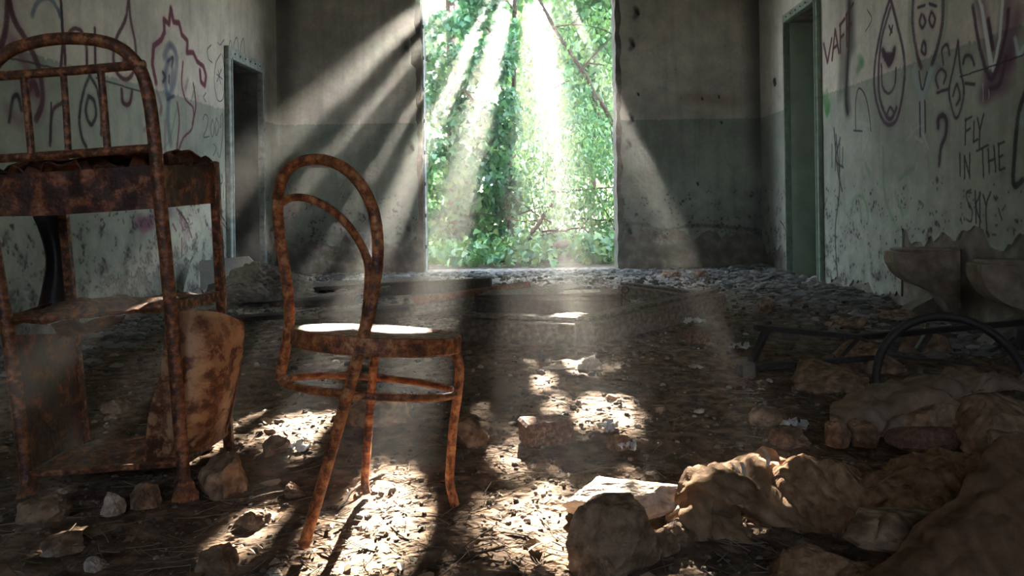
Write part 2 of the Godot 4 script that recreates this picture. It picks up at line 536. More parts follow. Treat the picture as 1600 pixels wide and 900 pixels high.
func wall_material(called: String, im: Image, relief: Image, depth_cm: float) -> StandardMaterial3D:
	var m := StandardMaterial3D.new()
	m.resource_name = called
	m.albedo_texture = ImageTexture.create_from_image(im)
	m.roughness = 0.8
	m.metallic_specular = 0.35
	m.heightmap_enabled = true
	m.heightmap_texture = ImageTexture.create_from_image(relief)
	m.heightmap_scale = depth_cm
	M[called] = m
	return m

const PAINT_LONG := 5.6
const PAINT_HIGH := 3.6
func on_right(x: float, y: float) -> Vector2:         # picture to the right wall's texture, in metres
	var d := ray(x, y)
	var p := Vector3(0, EYE, 0) + d * (RIGHT / d.x)
	return Vector2(p.z - FAR, PAINT_HIGH - p.y)

func on_left(x: float, y: float) -> Vector2:
	var d := ray(x, y)
	var p := Vector3(0, EYE, 0) + d * (LEFT / d.x)
	return Vector2(PAINT_LONG - (p.z - FAR), PAINT_HIGH - p.y)

func strokes(im: Image, to: Callable, lines: Array, wide: float, c: Color, hard := 0.45, curved := true) -> void:
	for l in lines:
		var pts := []
		for i in range(0, l.size(), 2): pts.append(to.call(l[i], l[i + 1]))
		if wide > 0.018 and wide < 0.06 and c.a > 0.4: spray(im, pts, wide * 2.6, Color(c.r + 0.06, c.g + 0.03, c.b + 0.07, c.a * 0.09), 0.0, curved)
		spray(im, pts, wide, c, hard, curved)

func graffiti_right(im: Image) -> void:
	var t := on_right
	var maroon := Color(0.30, 0.08, 0.09, 0.75)
	var plum := Color(0.22, 0.13, 0.20, 0.55)
	var soot := Color(0.05, 0.045, 0.04, 0.5)
	var purple := Color(0.34, 0.17, 0.28, 0.17)
	var white := Color(0.86, 0.88, 0.86, 0.7)
	var sky := Color(0.62, 0.68, 0.70, 0.4)
	var green := Color(0.25, 0.50, 0.24, 0.16)
	# burnt strip beside the doorway
	strokes(im, t, [[1326, -10, 1328, 60, 1322, 120, 1326, 185], [1318, 60, 1312, 160], [1330, 0, 1334, 90]], 0.15, Color(0.05, 0.045, 0.04, 0.2), 0.1)
	strokes(im, t, [[1327, 5, 1326, 70, 1322, 150, 1325, 180]], 0.05, soot, 0.3)
	strokes(im, t, [[1306, 210, 1312, 290, 1305, 360, 1309, 440], [1303, 200, 1308, 260, 1316, 300], [1313, 215, 1306, 250, 1318, 262]], 0.022, soot, 0.4)
	strokes(im, t, [[1300, 225, 1300, 262], [1306, 222, 1305, 268], [1312, 225, 1312, 270], [1317, 230, 1316, 262]], 0.014, soot, 0.4)
	# knocked-out hole and crack between the corner and the doorway
	strokes(im, t, [[1209, 126, 1211, 134], [1211, 125, 1212, 133]], 0.05, Color(0.04, 0.035, 0.03, 0.9), 0.6, false)
	strokes(im, t, [[1215, 322, 1213, 338], [1219, 345, 1224, 352, 1230, 368]], 0.012, Color(0.05, 0.045, 0.04, 0.9), 0.5, false)
	# VAFF
	strokes(im, t, [[1287, 68, 1293, 98, 1300, 58], [1300, 94, 1305, 46, 1311, 84], [1302, 76, 1309, 70], [1313, 82, 1313, 36], [1312, 40, 1321, 28], [1313, 60, 1319, 53], [1323, 72, 1323, 20], [1322, 24, 1334, 4], [1323, 46, 1331, 36]], 0.024, maroon, 0.5, false)
	# drop with a heart
	strokes(im, t, [[1391, -4, 1378, 40, 1367, 100, 1367, 145, 1378, 185, 1392, 195, 1404, 178, 1413, 125, 1412, 85, 1401, 35, 1391, -4], [1391, 12, 1376, 70, 1373, 140, 1383, 178, 1393, 185, 1402, 165]], 0.03, plum, 0.5)
	strokes(im, t, [[1377, 100, 1379, 135, 1389, 146, 1398, 132, 1400, 104], [1386, 178, 1391, 168, 1397, 176]], 0.02, plum, 0.5)
	strokes(im, t, [[1379, 78, 1384, 90, 1389, 102], [1398, 76, 1394, 92, 1389, 102], [1380, 86, 1398, 86], [1383, 92, 1395, 92]], 0.042, plum, 0.4)
	strokes(im, t, [[1389, 40, 1394, 52], [1395, 40, 1390, 56]], 0.018, plum, 0.5, false)
	# long face with a dripping chin
	strokes(im, t, [[1427, -8, 1426, 40, 1433, 85, 1440, 108], [1474, -8, 1472, 40, 1463, 80, 1455, 104]], 0.036, plum, 0.5)
	strokes(im, t, [[1422, -8, 1421, 50, 1430, 100], [1480, -8, 1477, 45, 1466, 90]], 0.05, green, 0.2)
	strokes(im, t, [[1440, 22, 1437, 34, 1441, 44, 1446, 34, 1442, 22], [1455, 18, 1452, 32, 1457, 42, 1461, 30, 1456, 18], [1442, 66, 1440, 80, 1446, 84, 1446, 70, 1443, 64], [1434, 12, 1446, 8], [1452, 6, 1464, 10]], 0.022, plum, 0.5)
	strokes(im, t, [[1427, 112, 1433, 130, 1440, 150], [1456, 108, 1449, 128, 1441, 150]], 0.055, sky, 0.35)
	strokes(im, t, [[1441, 150, 1441, 190, 1443, 225]], 0.034, sky, 0.35)
	strokes(im, t, [[1436, 112, 1441, 140, 1449, 112], [1437, 160, 1438, 215], [1445, 158, 1446, 208]], 0.018, plum, 0.4)
	strokes(im, t, [[1418, 218, 1432, 200, 1445, 196], [1430, 215, 1442, 222], [1440, 205, 1452, 235]], 0.024, Color(0.8, 0.82, 0.78, 0.25), 0.1)
	# purple bunch with hanging drop
	strokes(im, t, [[1466, 138, 1462, 122, 1470, 108, 1478, 116, 1474, 132], [1474, 100, 1472, 78, 1480, 70, 1484, 88], [1497, 64, 1491, 100, 1483, 140, 1487, 168, 1494, 185, 1502, 168, 1506, 140, 1500, 104, 1497, 64], [1505, 100, 1508, 88, 1517, 88, 1523, 104], [1508, 130, 1524, 132], [1464, 145, 1484, 138], [1489, 150, 1495, 132, 1500, 152, 1493, 166]], 0.022, plum, 0.45)
	# white V over purple
	strokes(im, t, [[1528, -10, 1540, 40, 1548, 90], [1574, -5, 1565, 60, 1556, 108], [1590, 20, 1580, 70, 1574, 100], [1540, 120, 1560, 110, 1586, 96], [1535, 150, 1550, 140, 1580, 128], [1585, -5, 1600, 40]], 0.13, purple, 0.05)
	strokes(im, t, [[1529, -5, 1534, 15, 1548, 108], [1567, -4, 1562, 60, 1553, 106], [1534, 10, 1552, 112]], 0.028, white, 0.55, false)
	strokes(im, t, [[1520, 10, 1530, 70, 1545, 120, 1556, 112, 1572, 50, 1576, 10], [1544, 30, 1552, 80], [1572, 90, 1562, 130, 1545, 140]], 0.03, plum, 0.4)
	strokes(im, t, [[1536, 130, 1536, 160], [1545, 140, 1545, 155]], 0.01, Color(0.8, 0.85, 0.85, 0.5), 0.4)
	strokes(im, t, [[1586, 60, 1592, 85, 1602, 70]], 0.03, Color(0.75, 0.8, 0.85, 0.5), 0.4)
	strokes(im, t, [[1470, 10, 1478, -8]], 0.02, green, 0.3)
	# question mark
	strokes(im, t, [[1466, 200, 1466, 186, 1473, 180, 1479, 190, 1477, 212, 1470, 232, 1467, 262]], 0.032, plum, 0.5)
	strokes(im, t, [[1464, 280, 1465, 286]], 0.034, plum, 0.5)
	# FLY IN THE SKY
	var ink := Color(0.16, 0.13, 0.16, 0.5)
	strokes(im, t, [[1508, 226, 1509, 184], [1508, 188, 1519, 182], [1509, 205, 1517, 200], [1522, 190, 1521, 223], [1521, 222, 1529, 217], [1527, 184, 1531, 203], [1537, 178, 1531, 203, 1530, 232]], 0.015, ink, 0.4, false)
	strokes(im, t, [[1500, 240, 1500, 276], [1507, 280, 1507, 242], [1507, 244, 1515, 276], [1515, 278, 1515, 238], [1526, 236, 1545, 226], [1535, 232, 1537, 278], [1544, 232, 1546, 272], [1553, 228, 1556, 270], [1545, 252, 1555, 248], [1560, 224, 1562, 266], [1560, 226, 1570, 221], [1561, 246, 1568, 242], [1562, 266, 1571, 262]], 0.015, ink, 0.4, false)
	strokes(im, t, [[1517, 296, 1510, 302, 1513, 318, 1519, 330, 1517, 346, 1509, 342], [1524, 298, 1525, 350], [1532, 302, 1525, 322, 1533, 348], [1536, 304, 1541, 322], [1548, 300, 1541, 322, 1542, 366], [1531, 300, 1531, 362]], 0.015, ink, 0.4)
	# green scribbles
	strokes(im, t, [[1330, 335, 1334, 312, 1346, 306, 1354, 322, 1357, 348], [1346, 348, 1344, 318], [1352, 255, 1360, 275], [1380, 230, 1382, 300, 1398, 350, 1420, 366], [1398, 300, 1412, 340], [1404, 280, 1430, 260]], 0.04, green, 0.3)
	strokes(im, t, [[1287, 150, 1292, 175, 1296, 160], [1292, 145, 1292, 185], [1343, 90, 1350, 105], [1340, 110, 1350, 92]], 0.08, Color(0.25, 0.52, 0.24, 0.3), 0.25)
	strokes(im, t, [[1337, 205, 1337, 160, 1342, 138, 1352, 150, 1358, 178, 1361, 206], [1334, 204, 1348, 205]], 0.016, plum, 0.5)
	strokes(im, t, [[1340, 222, 1352, 200, 1360, 240], [1345, 244, 1356, 214], [1338, 190, 1362, 196]], 0.05, Color(0.78, 0.8, 0.76, 0.16), 0.1)
	# dark loop at the picture's edge
	strokes(im, t, [[1604, 140, 1592, 175, 1586, 230, 1584, 288, 1600, 280]], 0.03, Color(0.10, 0.09, 0.10, 0.6), 0.5)
	strokes(im, t, [[1597, 180, 1600, 200]], 0.05, sky, 0.3)
	strokes(im, t, [[1355, 15, 1362, 30, 1352, 50], [1500, 120, 1560, 100, 1620, 78], [1560, 326, 1566, 345], [1501, 340, 1503, 350], [1371, 285, 1371, 290]], 0.009, soot, 0.5)

func graffiti_left(im: Image) -> void:
	var t := on_left
	var maroon := Color(0.26, 0.09, 0.14, 0.6)
	var red := Color(0.38, 0.10, 0.18, 0.6)
	var ink := Color(0.10, 0.09, 0.10, 0.55)
	var blue := Color(0.26, 0.32, 0.42, 0.28)
	var magenta := Color(0.42, 0.16, 0.28, 0.18)
	strokes(im, t, [[13, -6, 22, 30, 45, 70, 62, 110, 66, 160, 55, 190], [13, -6, 8, 50, -4, 90], [40, 150, 52, 130, 60, 150]], 0.045, maroon, 0.45)
	strokes(im, t, [[18, 60, 40, 100, 58, 160], [10, 170, 40, 200]], 0.1, magenta, 0.1)
	strokes(im, t, [[50, 25, 58, 5, 75, -4, 90, 14, 95, 28]], 0.035, Color(0.3, 0.38, 0.44, 0.35), 0.3)
	strokes(im, t, [[95, 0, 98, 60, 94, 120], [102, 100, 102, 62, 115, 45, 128, 50, 135, 72, 136, 110], [98, 160, 82, 175, 78, 230], [148, 44, 149, 110]], 0.026, maroon, 0.5)
	strokes(im, t, [[96, 5, 97, 50], [80, 160, 79, 222]], 0.016, ink, 0.5)
	strokes(im, t, [[201, -4, 196, 30, 180, 65, 178, 100, 188, 120, 202, 122, 212, 100, 211, 66, 204, 30, 201, -4], [190, 82, 194, 72, 202, 80, 206, 94], [190, 140, 192, 160, 202, 162, 207, 140]], 0.03, maroon, 0.5)
	strokes(im, t, [[192, 84, 200, 92, 194, 96, 204, 88]], 0.05, maroon, 0.3)
	strokes(im, t, [[140, 118, 130, 145, 124, 185, 128, 215, 136, 232], [140, 118, 152, 140, 158, 180, 158, 215], [138, 150, 134, 175, 142, 195, 150, 180, 147, 158, 138, 150]], 0.026, ink, 0.5)
	strokes(im, t, [[14, 190, 20, 155, 28, 150, 34, 175]], 0.024, ink, 0.4)
	# spiky burst
	strokes(im, t, [[244, 130, 238, 100, 240, 72, 252, 62, 257, 50, 256, 30, 264, 38, 267, 12, 271, 34, 280, 36, 284, 54, 293, 64, 292, 82, 302, 82, 308, 96, 318, 104, 322, 118, 320, 134, 314, 128, 312, 106]], 0.04, red, 0.5, false)
	strokes(im, t, [[286, 96, 284, 130, 290, 155, 302, 170, 300, 200, 287, 215, 279, 235], [302, 130, 306, 165, 300, 195], [240, 160, 246, 190, 238, 220], [277, 160, 280, 190, 276, 235]], 0.022, red, 0.45)
	strokes(im, t, [[256, 90, 266, 70, 276, 90, 272, 130, 262, 150, 258, 120, 264, 90], [264, 150, 262, 190, 268, 230], [270, 110, 266, 140]], 0.075, blue, 0.1)
	strokes(im, t, [[262, 96, 270, 90, 268, 106], [254, 112, 258, 120, 254, 130], [264, 118, 264, 132], [272, 150, 260, 156]], 0.034, Color(0.14, 0.12, 0.2, 0.4), 0.3)
	strokes(im, t, [[244, 140, 252, 165, 250, 180], [290, 140, 294, 120], [258, 190, 258, 240], [230, 200, 222, 206]], 0.05, magenta, 0.2)
	strokes(im, t, [[276, 170, 266, 215, 254, 235], [305, 135, 298, 160]], 0.02, Color(0.3, 0.5, 0.3, 0.25), 0.3)
	# 2009 and loops beside the door
	var thin := Color(0.13, 0.12, 0.13, 0.75)
	strokes(im, t, [[317, 187, 320, 179, 325, 184, 323, 200, 318, 214, 327, 213], [332, 186, 329, 200, 332, 214, 335, 200, 332, 186], [338, 184, 336, 198, 338, 212, 342, 198, 338, 184], [347, 192, 344, 200, 345, 184, 348, 178, 348, 205, 346, 228, 343, 246, 340, 238], [334, 225, 338, 232, 333, 244]], 0.01, thin, 0.5)
	strokes(im, t, [[345, 84, 337, 100, 335, 130, 340, 156, 349, 152, 351, 110, 347, 84], [341, 110, 345, 132], [346, 108, 339, 128], [339, 116, 348, 124], [330, 70, 324, 78, 326, 92, 332, 98], [322, 145, 318, 152, 322, 160], [340, 66, 344, 70, 350, 62]], 0.009, thin, 0.5)
	strokes(im, t, [[357, 90, 358, 70, 361, 64, 364, 84, 366, 66, 371, 60, 374, 92, 377, 68, 381, 62, 383, 100]], 0.009, thin, 0.5)
	strokes(im, t, [[340, 290, 348, 284, 346, 272], [350, 285, 349, 310], [353, 290, 357, 305], [341, 330, 348, 340, 355, 352], [346, 345, 355, 360]], 0.012, Color(0.1, 0.09, 0.1, 0.5), 0.4)
	strokes(im, t, [[337, 290, 343, 294, 348, 286]], 0.018, Color(0.3, 0.6, 0.35, 0.4), 0.3)
	# magenta smears low on the wall
	strokes(im, t, [[214, 345, 228, 350, 240, 345], [222, 360, 234, 352], [262, 332, 275, 330], [282, 345, 296, 372]], 0.12, magenta, 0.1)
	strokes(im, t, [[276, 326, 290, 345, 300, 372], [284, 372, 284, 400], [270, 350, 276, 362]], 0.02, maroon, 0.4)
	strokes(im, t, [[306, 330, 316, 355, 312, 372], [262, 340, 268, 370], [276, 375, 280, 395]], 0.05, Color(0.3, 0.5, 0.3, 0.14), 0.1)
	for i in 46:
		var x := rnd(190, 345)
		var y := rnd(340, 440)
		strokes(im, t, [[x, y, x + rnd(-6, 6), y + rnd(2, 10)]], rnd(0.008, 0.03), Color(0.12, 0.13, 0.12, rnd(0.15, 0.4)), 0.3)
	strokes(im, t, [[0, 88, 40, 96, 90, 108], [150, 122, 230, 146]], 0.012, Color(0.12, 0.13, 0.12, 0.4), 0.3)

func stains_far(im: Image) -> void:
	var t := func(x, y): return Vector2(P(x, y, -FAR).x - LEFT, PAINT_HIGH - P(x, y, -FAR).y)
	var soot := Color(0.06, 0.06, 0.06, 0.14)
	strokes(im, t, [[1182, -60, 1184, 60, 1182, 160, 1186, 260], [1176, -60, 1180, 90], [1190, -20, 1188, 420]], 0.3, soot, 0.0)
	strokes(im, t, [[434, -40, 440, 100, 446, 210, 440, 420], [446, -40, 452, 120]], 0.34, soot, 0.0)
	for q in [[632, 78, 15], [640, 232, 9], [985, 70, 9], [984, 186, 8], [980, 226, 7], [634, 358, 14], [980, 362, 10], [992, 20, 9]]:
		strokes(im, t, [[q[0], q[1] - q[2], q[0] + 4, q[1], q[0] - 2, q[1] + q[2]]], q[2] * 0.007, Color(0.3, 0.28, 0.25, 0.2), 0.1)
		strokes(im, t, [[q[0] + 3, q[1] - 3, q[0] + 6, q[1] + 4]], q[2] * 0.0032, Color(0.06, 0.055, 0.05, 0.7), 0.3)
	for q in [[1097, 155], [1123, 152], [1127, 192], [1090, 288], [997, 148]]:
		strokes(im, t, [[q[0], q[1] - 2, q[0] + 1, q[1] + 2]], 0.02, Color(0.05, 0.045, 0.04, 0.85), 0.4)
	strokes(im, t, [[1060, 150, 1110, 156, 1170, 158], [1085, 148, 1140, 160]], 0.16, Color(0.45, 0.32, 0.18, 0.1), 0.0)
	strokes(im, t, [[460, 290, 500, 300, 540, 296, 600, 300]], 0.12, Color(0.7, 0.68, 0.6, 0.14), 0.1)
	strokes(im, t, [[965, 352, 1000, 350, 1040, 360, 1090, 352, 1190, 360]], 0.05, Color(0.2, 0.19, 0.17, 0.3), 0.1)

# ---------- the room ----------
func jagged(from: float, to: float, base: Callable, step: float, sd: int) -> PackedVector2Array:
	var nz := FastNoiseLite.new()
	nz.seed = sd
	nz.frequency = 3.0
	nz.fractal_octaves = 3
	var out := PackedVector2Array()
	var n := int(absf(to - from) / step)
	for i in n + 1:
		var s := lerpf(from, to, float(i) / n)
		out.append(Vector2(s, maxf(0.02, base.call(s) + nz.get_noise_2d(s, sd) * 0.14 + nz.get_noise_2d(s * 7.0, 3.0) * 0.03)))
	return out

const DOORS := {"right": [-7.14, -6.38, 2.36], "left": [-7.50, -6.76, 2.02]}
const GAP := [-1.17, 0.87, 3.12]       # the great doorway: left edge, right edge, height

func build_room() -> void:
	# floor
	var xs := PackedFloat32Array()
	for i in 261: xs.append(lerpf(LEFT - 0.05, RIGHT + 0.05, i / 260.0))
	var zs := PackedFloat32Array()
	var z := REAR + 0.05
	while z > -0.8:
		zs.append(z); z -= 0.12
	while z > FAR - 0.42:
		zs.append(z); z -= 0.0085 * maxf(1.0, -z * 0.8)
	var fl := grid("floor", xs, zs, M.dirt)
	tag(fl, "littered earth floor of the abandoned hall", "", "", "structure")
	var st := begin()
	box(st, Transform3D(Basis(), Vector3((LEFT + RIGHT) / 2, -0.16, (REAR + FAR) / 2 - 0.1)), Vector3(RIGHT - LEFT + 0.9, 0.2, REAR - FAR + 0.8), 0.01)
	part(fl, "slab", st, M.concrete)
	# ceiling
	st = begin()
	box(st, Transform3D(Basis(), Vector3((LEFT + RIGHT) / 2, CEILING + 0.15, (REAR + FAR) / 2)), Vector3(RIGHT - LEFT + 1.0, 0.3, REAR - FAR + 1.0), 0.01)
	struct("ceiling", st, M.ceiling_paint, "pale plaster ceiling above the hall")
	# the side walls: a rough wall, and its coat of plaster with a broken lower edge
	for side in ["right", "left"]:
		var d: Array = DOORS[side]
		var out := 1.0 if side == "right" else -1.0
		var at := RIGHT if side == "right" else LEFT
		var uv := (func(p): return Vector2((p.x - FAR) / PAINT_LONG, (PAINT_HIGH - p.y) / PAINT_HIGH)) if side == "right" else (func(p): return Vector2(1.0 - (p.x - FAR) / PAINT_LONG, (PAINT_HIGH - p.y) / PAINT_HIGH))
		st = begin()
		extrude(st, PackedVector2Array([Vector2(FAR - 0.4, -0.1), Vector2(d[0], -0.1), Vector2(d[0], d[2]), Vector2(d[1], d[2]), Vector2(d[1], -0.1), Vector2(REAR + 0.4, -0.1), Vector2(REAR + 0.4, CEILING), Vector2(FAR - 0.4, CEILING)]), func(p, k): return Vector3(at + out * (0.012 + k), p.y, p.x), 0.42, uv)
		var w := struct("wall_" + side, st, M.render, "%s wall of the hall, its paint sprayed with graffiti" % side)
		st = begin()
		var low: Callable = (func(s): return 0.2 if s < -6.3 else (0.06 if s < -5.0 else 0.5)) if side == "right" else (func(s): return 0.16 if s < -7.5 else 0.05)
		var poly := jagged(FAR, d[0] - 0.02, low, 0.03, 5)
		poly.append_array(PackedVector2Array([Vector2(d[0] - 0.02, d[2] + 0.02), Vector2(d[1] + 0.02, d[2] + 0.02)]))
		poly.append_array(jagged(d[1] + 0.02, REAR, low, 0.03, 6))
		poly.append_array(PackedVector2Array([Vector2(REAR, CEILING), Vector2(FAR, CEILING)]))
		extrude(st, poly, func(p, k): return Vector3(at + out * k, p.y, p.x), 0.012, uv)
		var arts := wall_paint(PAINT_LONG, PAINT_HIGH, 200 if side == "right" else 300, rgb(224, 216, 200), rgb(174, 178, 161), 0.34, 0.42 if side == "right" else 0.62)
		if side == "right": graffiti_right(arts[0])
		else: graffiti_left(arts[0])
		part(w, "plaster", st, wall_material("paint_" + side, arts[0], arts[1], 1.0))
		# beyond the doorway: a closed dark room
		st = begin()
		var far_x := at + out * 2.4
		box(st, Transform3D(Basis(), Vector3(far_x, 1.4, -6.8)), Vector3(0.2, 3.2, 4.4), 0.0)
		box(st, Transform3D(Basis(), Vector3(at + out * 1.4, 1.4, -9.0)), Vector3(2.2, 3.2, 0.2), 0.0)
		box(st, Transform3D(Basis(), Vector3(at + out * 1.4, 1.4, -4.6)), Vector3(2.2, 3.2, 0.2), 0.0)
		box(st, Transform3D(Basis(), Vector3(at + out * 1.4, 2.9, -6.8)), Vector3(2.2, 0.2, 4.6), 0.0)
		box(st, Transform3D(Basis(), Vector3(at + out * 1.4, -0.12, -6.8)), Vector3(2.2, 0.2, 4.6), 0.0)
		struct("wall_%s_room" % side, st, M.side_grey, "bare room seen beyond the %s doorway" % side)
		door_frame(side, d, at, out)
	far_wall()
	# rear wall, its two unseen openings added for fill light from behind the camera
	st = begin()
	var w2 := RIGHT - LEFT + 0.8
	var cx := (LEFT + RIGHT) / 2
	var o := [[-1.35, -0.75], [0.65, 1.25]]
	var zz := REAR + 0.2
	box(st, Transform3D(Basis(), Vector3(cx, 0.6, zz)), Vector3(w2, 1.4, 0.4), 0.0)
	box(st, Transform3D(Basis(), Vector3(cx, (2.7 + CEILING) / 2, zz)), Vector3(w2, CEILING - 2.7, 0.4), 0.0)
	var edges := [LEFT - 0.4, o[0][0], o[0][1], o[1][0], o[1][1], RIGHT + 0.4]
	for i in [0, 2, 4]:
		box(st, Transform3D(Basis(), Vector3((edges[i] + edges[i + 1]) / 2, 2.0, zz)), Vector3(edges[i + 1] - edges[i], 1.4, 0.4), 0.0)
	struct("wall_rear", st, M.render, "rear wall of the hall with two openings added for fill light")

func grid(called: String, xs: PackedFloat32Array, zs: PackedFloat32Array, mat: Material) -> MeshInstance3D:
	var v := PackedVector3Array()
	var n := PackedVector3Array()
	var tint := PackedColorArray()
	var ids := PackedInt32Array()
	var w := xs.size()
	for z in zs:
		for x in xs:
			v.append(Vector3(x, ground(x, z), z))
			# skylight from the doorway painted into the earth: paler and greyer towards it
			var painted_skylight := clampf((-z - 3.6) / 2.6 + ground_noise.get_noise_2d(x * 60, z * 60) * 0.5, 0, 1)
			tint.append(Color(0.46, 0.335, 0.245).lerp(Color(0.86, 0.84, 0.82), painted_skylight))
			n.append(Vector3(ground(x - 0.008, z) - ground(x + 0.008, z), 0.016, ground(x, z - 0.008) - ground(x, z + 0.008)).normalized())
	for j in zs.size() - 1:
		for i in w - 1:
			var a := j * w + i
			# rows run towards -z
			ids.append_array(PackedInt32Array([a, a + w, a + 1, a + 1, a + w, a + w + 1]))
	var arr := []
	arr.resize(Mesh.ARRAY_MAX)
	arr[Mesh.ARRAY_VERTEX] = v
	arr[Mesh.ARRAY_NORMAL] = n
	arr[Mesh.ARRAY_COLOR] = tint
	arr[Mesh.ARRAY_INDEX] = ids
	var m := ArrayMesh.new()
	m.add_surface_from_arrays(Mesh.PRIMITIVE_TRIANGLES, arr)
	var o := mesh_node(called, m, mat)
	add_child(o)
	return o

func door_frame(side: String, d: Array, at: float, out: float) -> void:
	var root := Node3D.new()
	root.name = "door_1" if side == "right" else "door_2"
	add_child(root)
	root.position = Vector3(at, 0, (d[0] + d[1]) / 2)
	tag(root, "%s doorway with a painted frame and no door leaf" % side, "", "", "structure")
	var mat: Material = M.frame_green if side == "right" else M.frame_paint
	var wd := 0.055 if side == "right" else 0.075
	for e in [0, 1]:
		var s := -1.0 if e == 0 else 1.0
		var st := begin()
		box(st, Transform3D(Basis(), Vector3(at - out * 0.012, d[2] / 2, d[e] + s * wd / 2)), Vector3(0.05, d[2], wd), 0.006)
		box(st, Transform3D(Basis(), Vector3(at - out * 0.026, d[2] / 2, d[e] + s * 0.012)), Vector3(0.04, d[2], 0.02), 0.004)
		part(root, "frame_post", st, mat)
	var st2 := begin()
	box(st2, Transform3D(Basis(), Vector3(at - out * 0.012, d[2] + wd * 0.75, (d[0] + d[1]) / 2)), Vector3(0.05, wd * 1.5, d[1] - d[0] + 2 * wd), 0.006)
	box(st2, Transform3D(Basis(), Vector3(at - out * 0.026, d[2] + 0.012, (d[0] + d[1]) / 2)), Vector3(0.04, 0.02, d[1] - d[0]), 0.004)
	var head := part(root, "frame_head", st2, mat)
	for i in 6:
		var sb := begin()
		var p := Vector3(at - out * 0.038, d[2] + wd * 0.8, lerpf(d[0], d[1], (i + 0.5) / 6))
		tube(sb, [p, p - Vector3(out * 0.008, 0, 0)], 0.009, 0.006, 6)
		part(head, "bolt", sb, M.iron)
	# the thickness of the wall, painted
	for e in [0, 1]:
		var sr := begin()
		box(sr, Transform3D(Basis(), Vector3(at + out * 0.22, d[2] / 2, d[e] + (0.006 if e == 0 else -0.006))), Vector3(0.42, d[2], 0.012), 0.001)
		part(root, "reveal", sr, M.side_paint if side == "right" else M.side_grey)

func far_wall() -> void:
	var l: float = GAP[0]
	var r: float = GAP[1]
	var top: float = GAP[2]
	var nz := FastNoiseLite.new()
	nz.seed = 77
	nz.frequency = 4.0
	var edge := func(y: float, k: float) -> float: return nz.get_noise_2d(y, k) * 0.016 + nz.get_noise_2d(y * 6.0, k + 9.0) * 0.007
	var poly := PackedVector2Array([Vector2(LEFT - 0.4, -0.1)])
	var n := 70
	poly.append(Vector2(l, -0.1))
	for i in n: poly.append(Vector2(l + edge.call(top * i / n, 1.0), top * i / n))
	poly.append(Vector2(l, top))
	poly.append(Vector2(r, top))
	for i in n: poly.append(Vector2(r + edge.call(top * (n - 1 - i) / n, 5.0), top * (n - 1 - i) / n))
	poly.append(Vector2(r, -0.1))
	poly.append_array(PackedVector2Array([Vector2(RIGHT + 0.4, -0.1), Vector2(RIGHT + 0.4, CEILING), Vector2(LEFT - 0.4, CEILING)]))
	var uv := func(p): return Vector2((p.x - LEFT) / PAINT_LONG, (PAINT_HIGH - p.y) / PAINT_HIGH)
	var st := begin()
	extrude(st, poly, func(p, k): return Vector3(p.x, p.y, FAR - 0.014 - k), 0.36, uv)
	var w := struct("wall_far", st, M.render, "far wall of the hall around the great open doorway")
	var arts := wall_paint(PAINT_LONG, PAINT_HIGH, 400, rgb(222, 217, 204), rgb(168, 177, 161), 0.42, 0.2)
	stains_far(arts[0])
	var m := wall_material("paint_far", arts[0], arts[1], 1.0)
	for s in [0, 1]:
		var a := LEFT if s == 0 else r + 0.05
		var b := l - 0.05 if s == 0 else RIGHT
		var q := jagged(a, b, func(_x): return 0.36, 0.03, 8 + s)
		for i in n:
			var y := 0.5 + (CEILING - 0.5) * i / n
			if s == 0: q.append(Vector2(b + edge.call(y, 3.0) * 1.6 - (0.06 if absf(y - 2.33) < 0.16 or absf(y - 0.45) < 0.1 else 0.0), y))
		if s == 0: q.append_array(PackedVector2Array([Vector2(b, CEILING), Vector2(a, CEILING)]))
		else:
			q.append_array(PackedVector2Array([Vector2(b, CEILING), Vector2(a, CEILING)]))
			for i in n:
				var y := CEILING - (CEILING - 0.5) * (i + 1) / (n + 1)
				q.append(Vector2(a + edge.call(y, 6.0) * 1.6, y))
		st = begin()
		extrude(st, q, func(p, k): return Vector3(p.x, p.y, FAR - k), 0.014, uv)
		part(w, "plaster", st, m)
	st = begin()
	extrude(st, PackedVector2Array([Vector2(l - 0.05, top + 0.03), Vector2(r + 0.05, top + 0.03), Vector2(r + 0.05, CEILING), Vector2(l - 0.05, CEILING)]), func(p, k): return Vector3(p.x, p.y, FAR - k), 0.014, uv)
	part(w, "plaster", st, m)
	# what is left of the old frame along the left jamb
	var root := thing("trim_1", "weathered strip of old frame along the left edge of the great doorway", "", Vector3(l, 0, FAR - 0.1))
	root.set_meta("kind", "structure")
	st = begin()
	beam(st, Vector3(l + 0.012, 0.0, FAR - 0.06), Vector3(l + 0.012, top, FAR - 0.06), 0.03, 0.09, 0.005, Vector3(0, 0, 1))
	part(root, "strip", st, M.frame_paint)
	st = begin()
	for i in 9: beam(st, Vector3(l + 0.028, 0.25 + i * 0.33, FAR - 0.02), Vector3(l + 0.028, 0.29 + i * 0.33, FAR - 0.02), 0.012, 0.03, 0.003, Vector3(0, 0, 1))
	part(root, "hinge_stub", st, M.iron)

# ---------- outdoors ----------
func hole(px: float, py: float, half_wide: float, half_high: float, high := 0.0) -> void:
	# a gap in the leaves on the sun's way to that place: target, half width across, half width along the sun's height
	var c := G(px, py, high)
	var a := G(px, py - half_high, high)
	var b := G(px, py + half_high, high)
	holes.append([c, 0.8 * half_wide * -c.z / FOCAL, 0.75 * absf(a.z - b.z) / 2.0 * sin(deg_to_rad(SUN_UP))])

func shaded(p: Vector3, margin: float) -> bool:
	for h in holes:
		var v: Vector3 = p - h[0]
		var u := v - sunward * v.dot(sunward)
		var y := u.dot(Vector3(0, cos(deg_to_rad(SUN_UP)), sin(deg_to_rad(SUN_UP))))
		var a: float = u.x / (h[1] + margin)
		var b: float = y / (h[2] + margin)
		if a * a + b * b < 1.0: return false
	return true

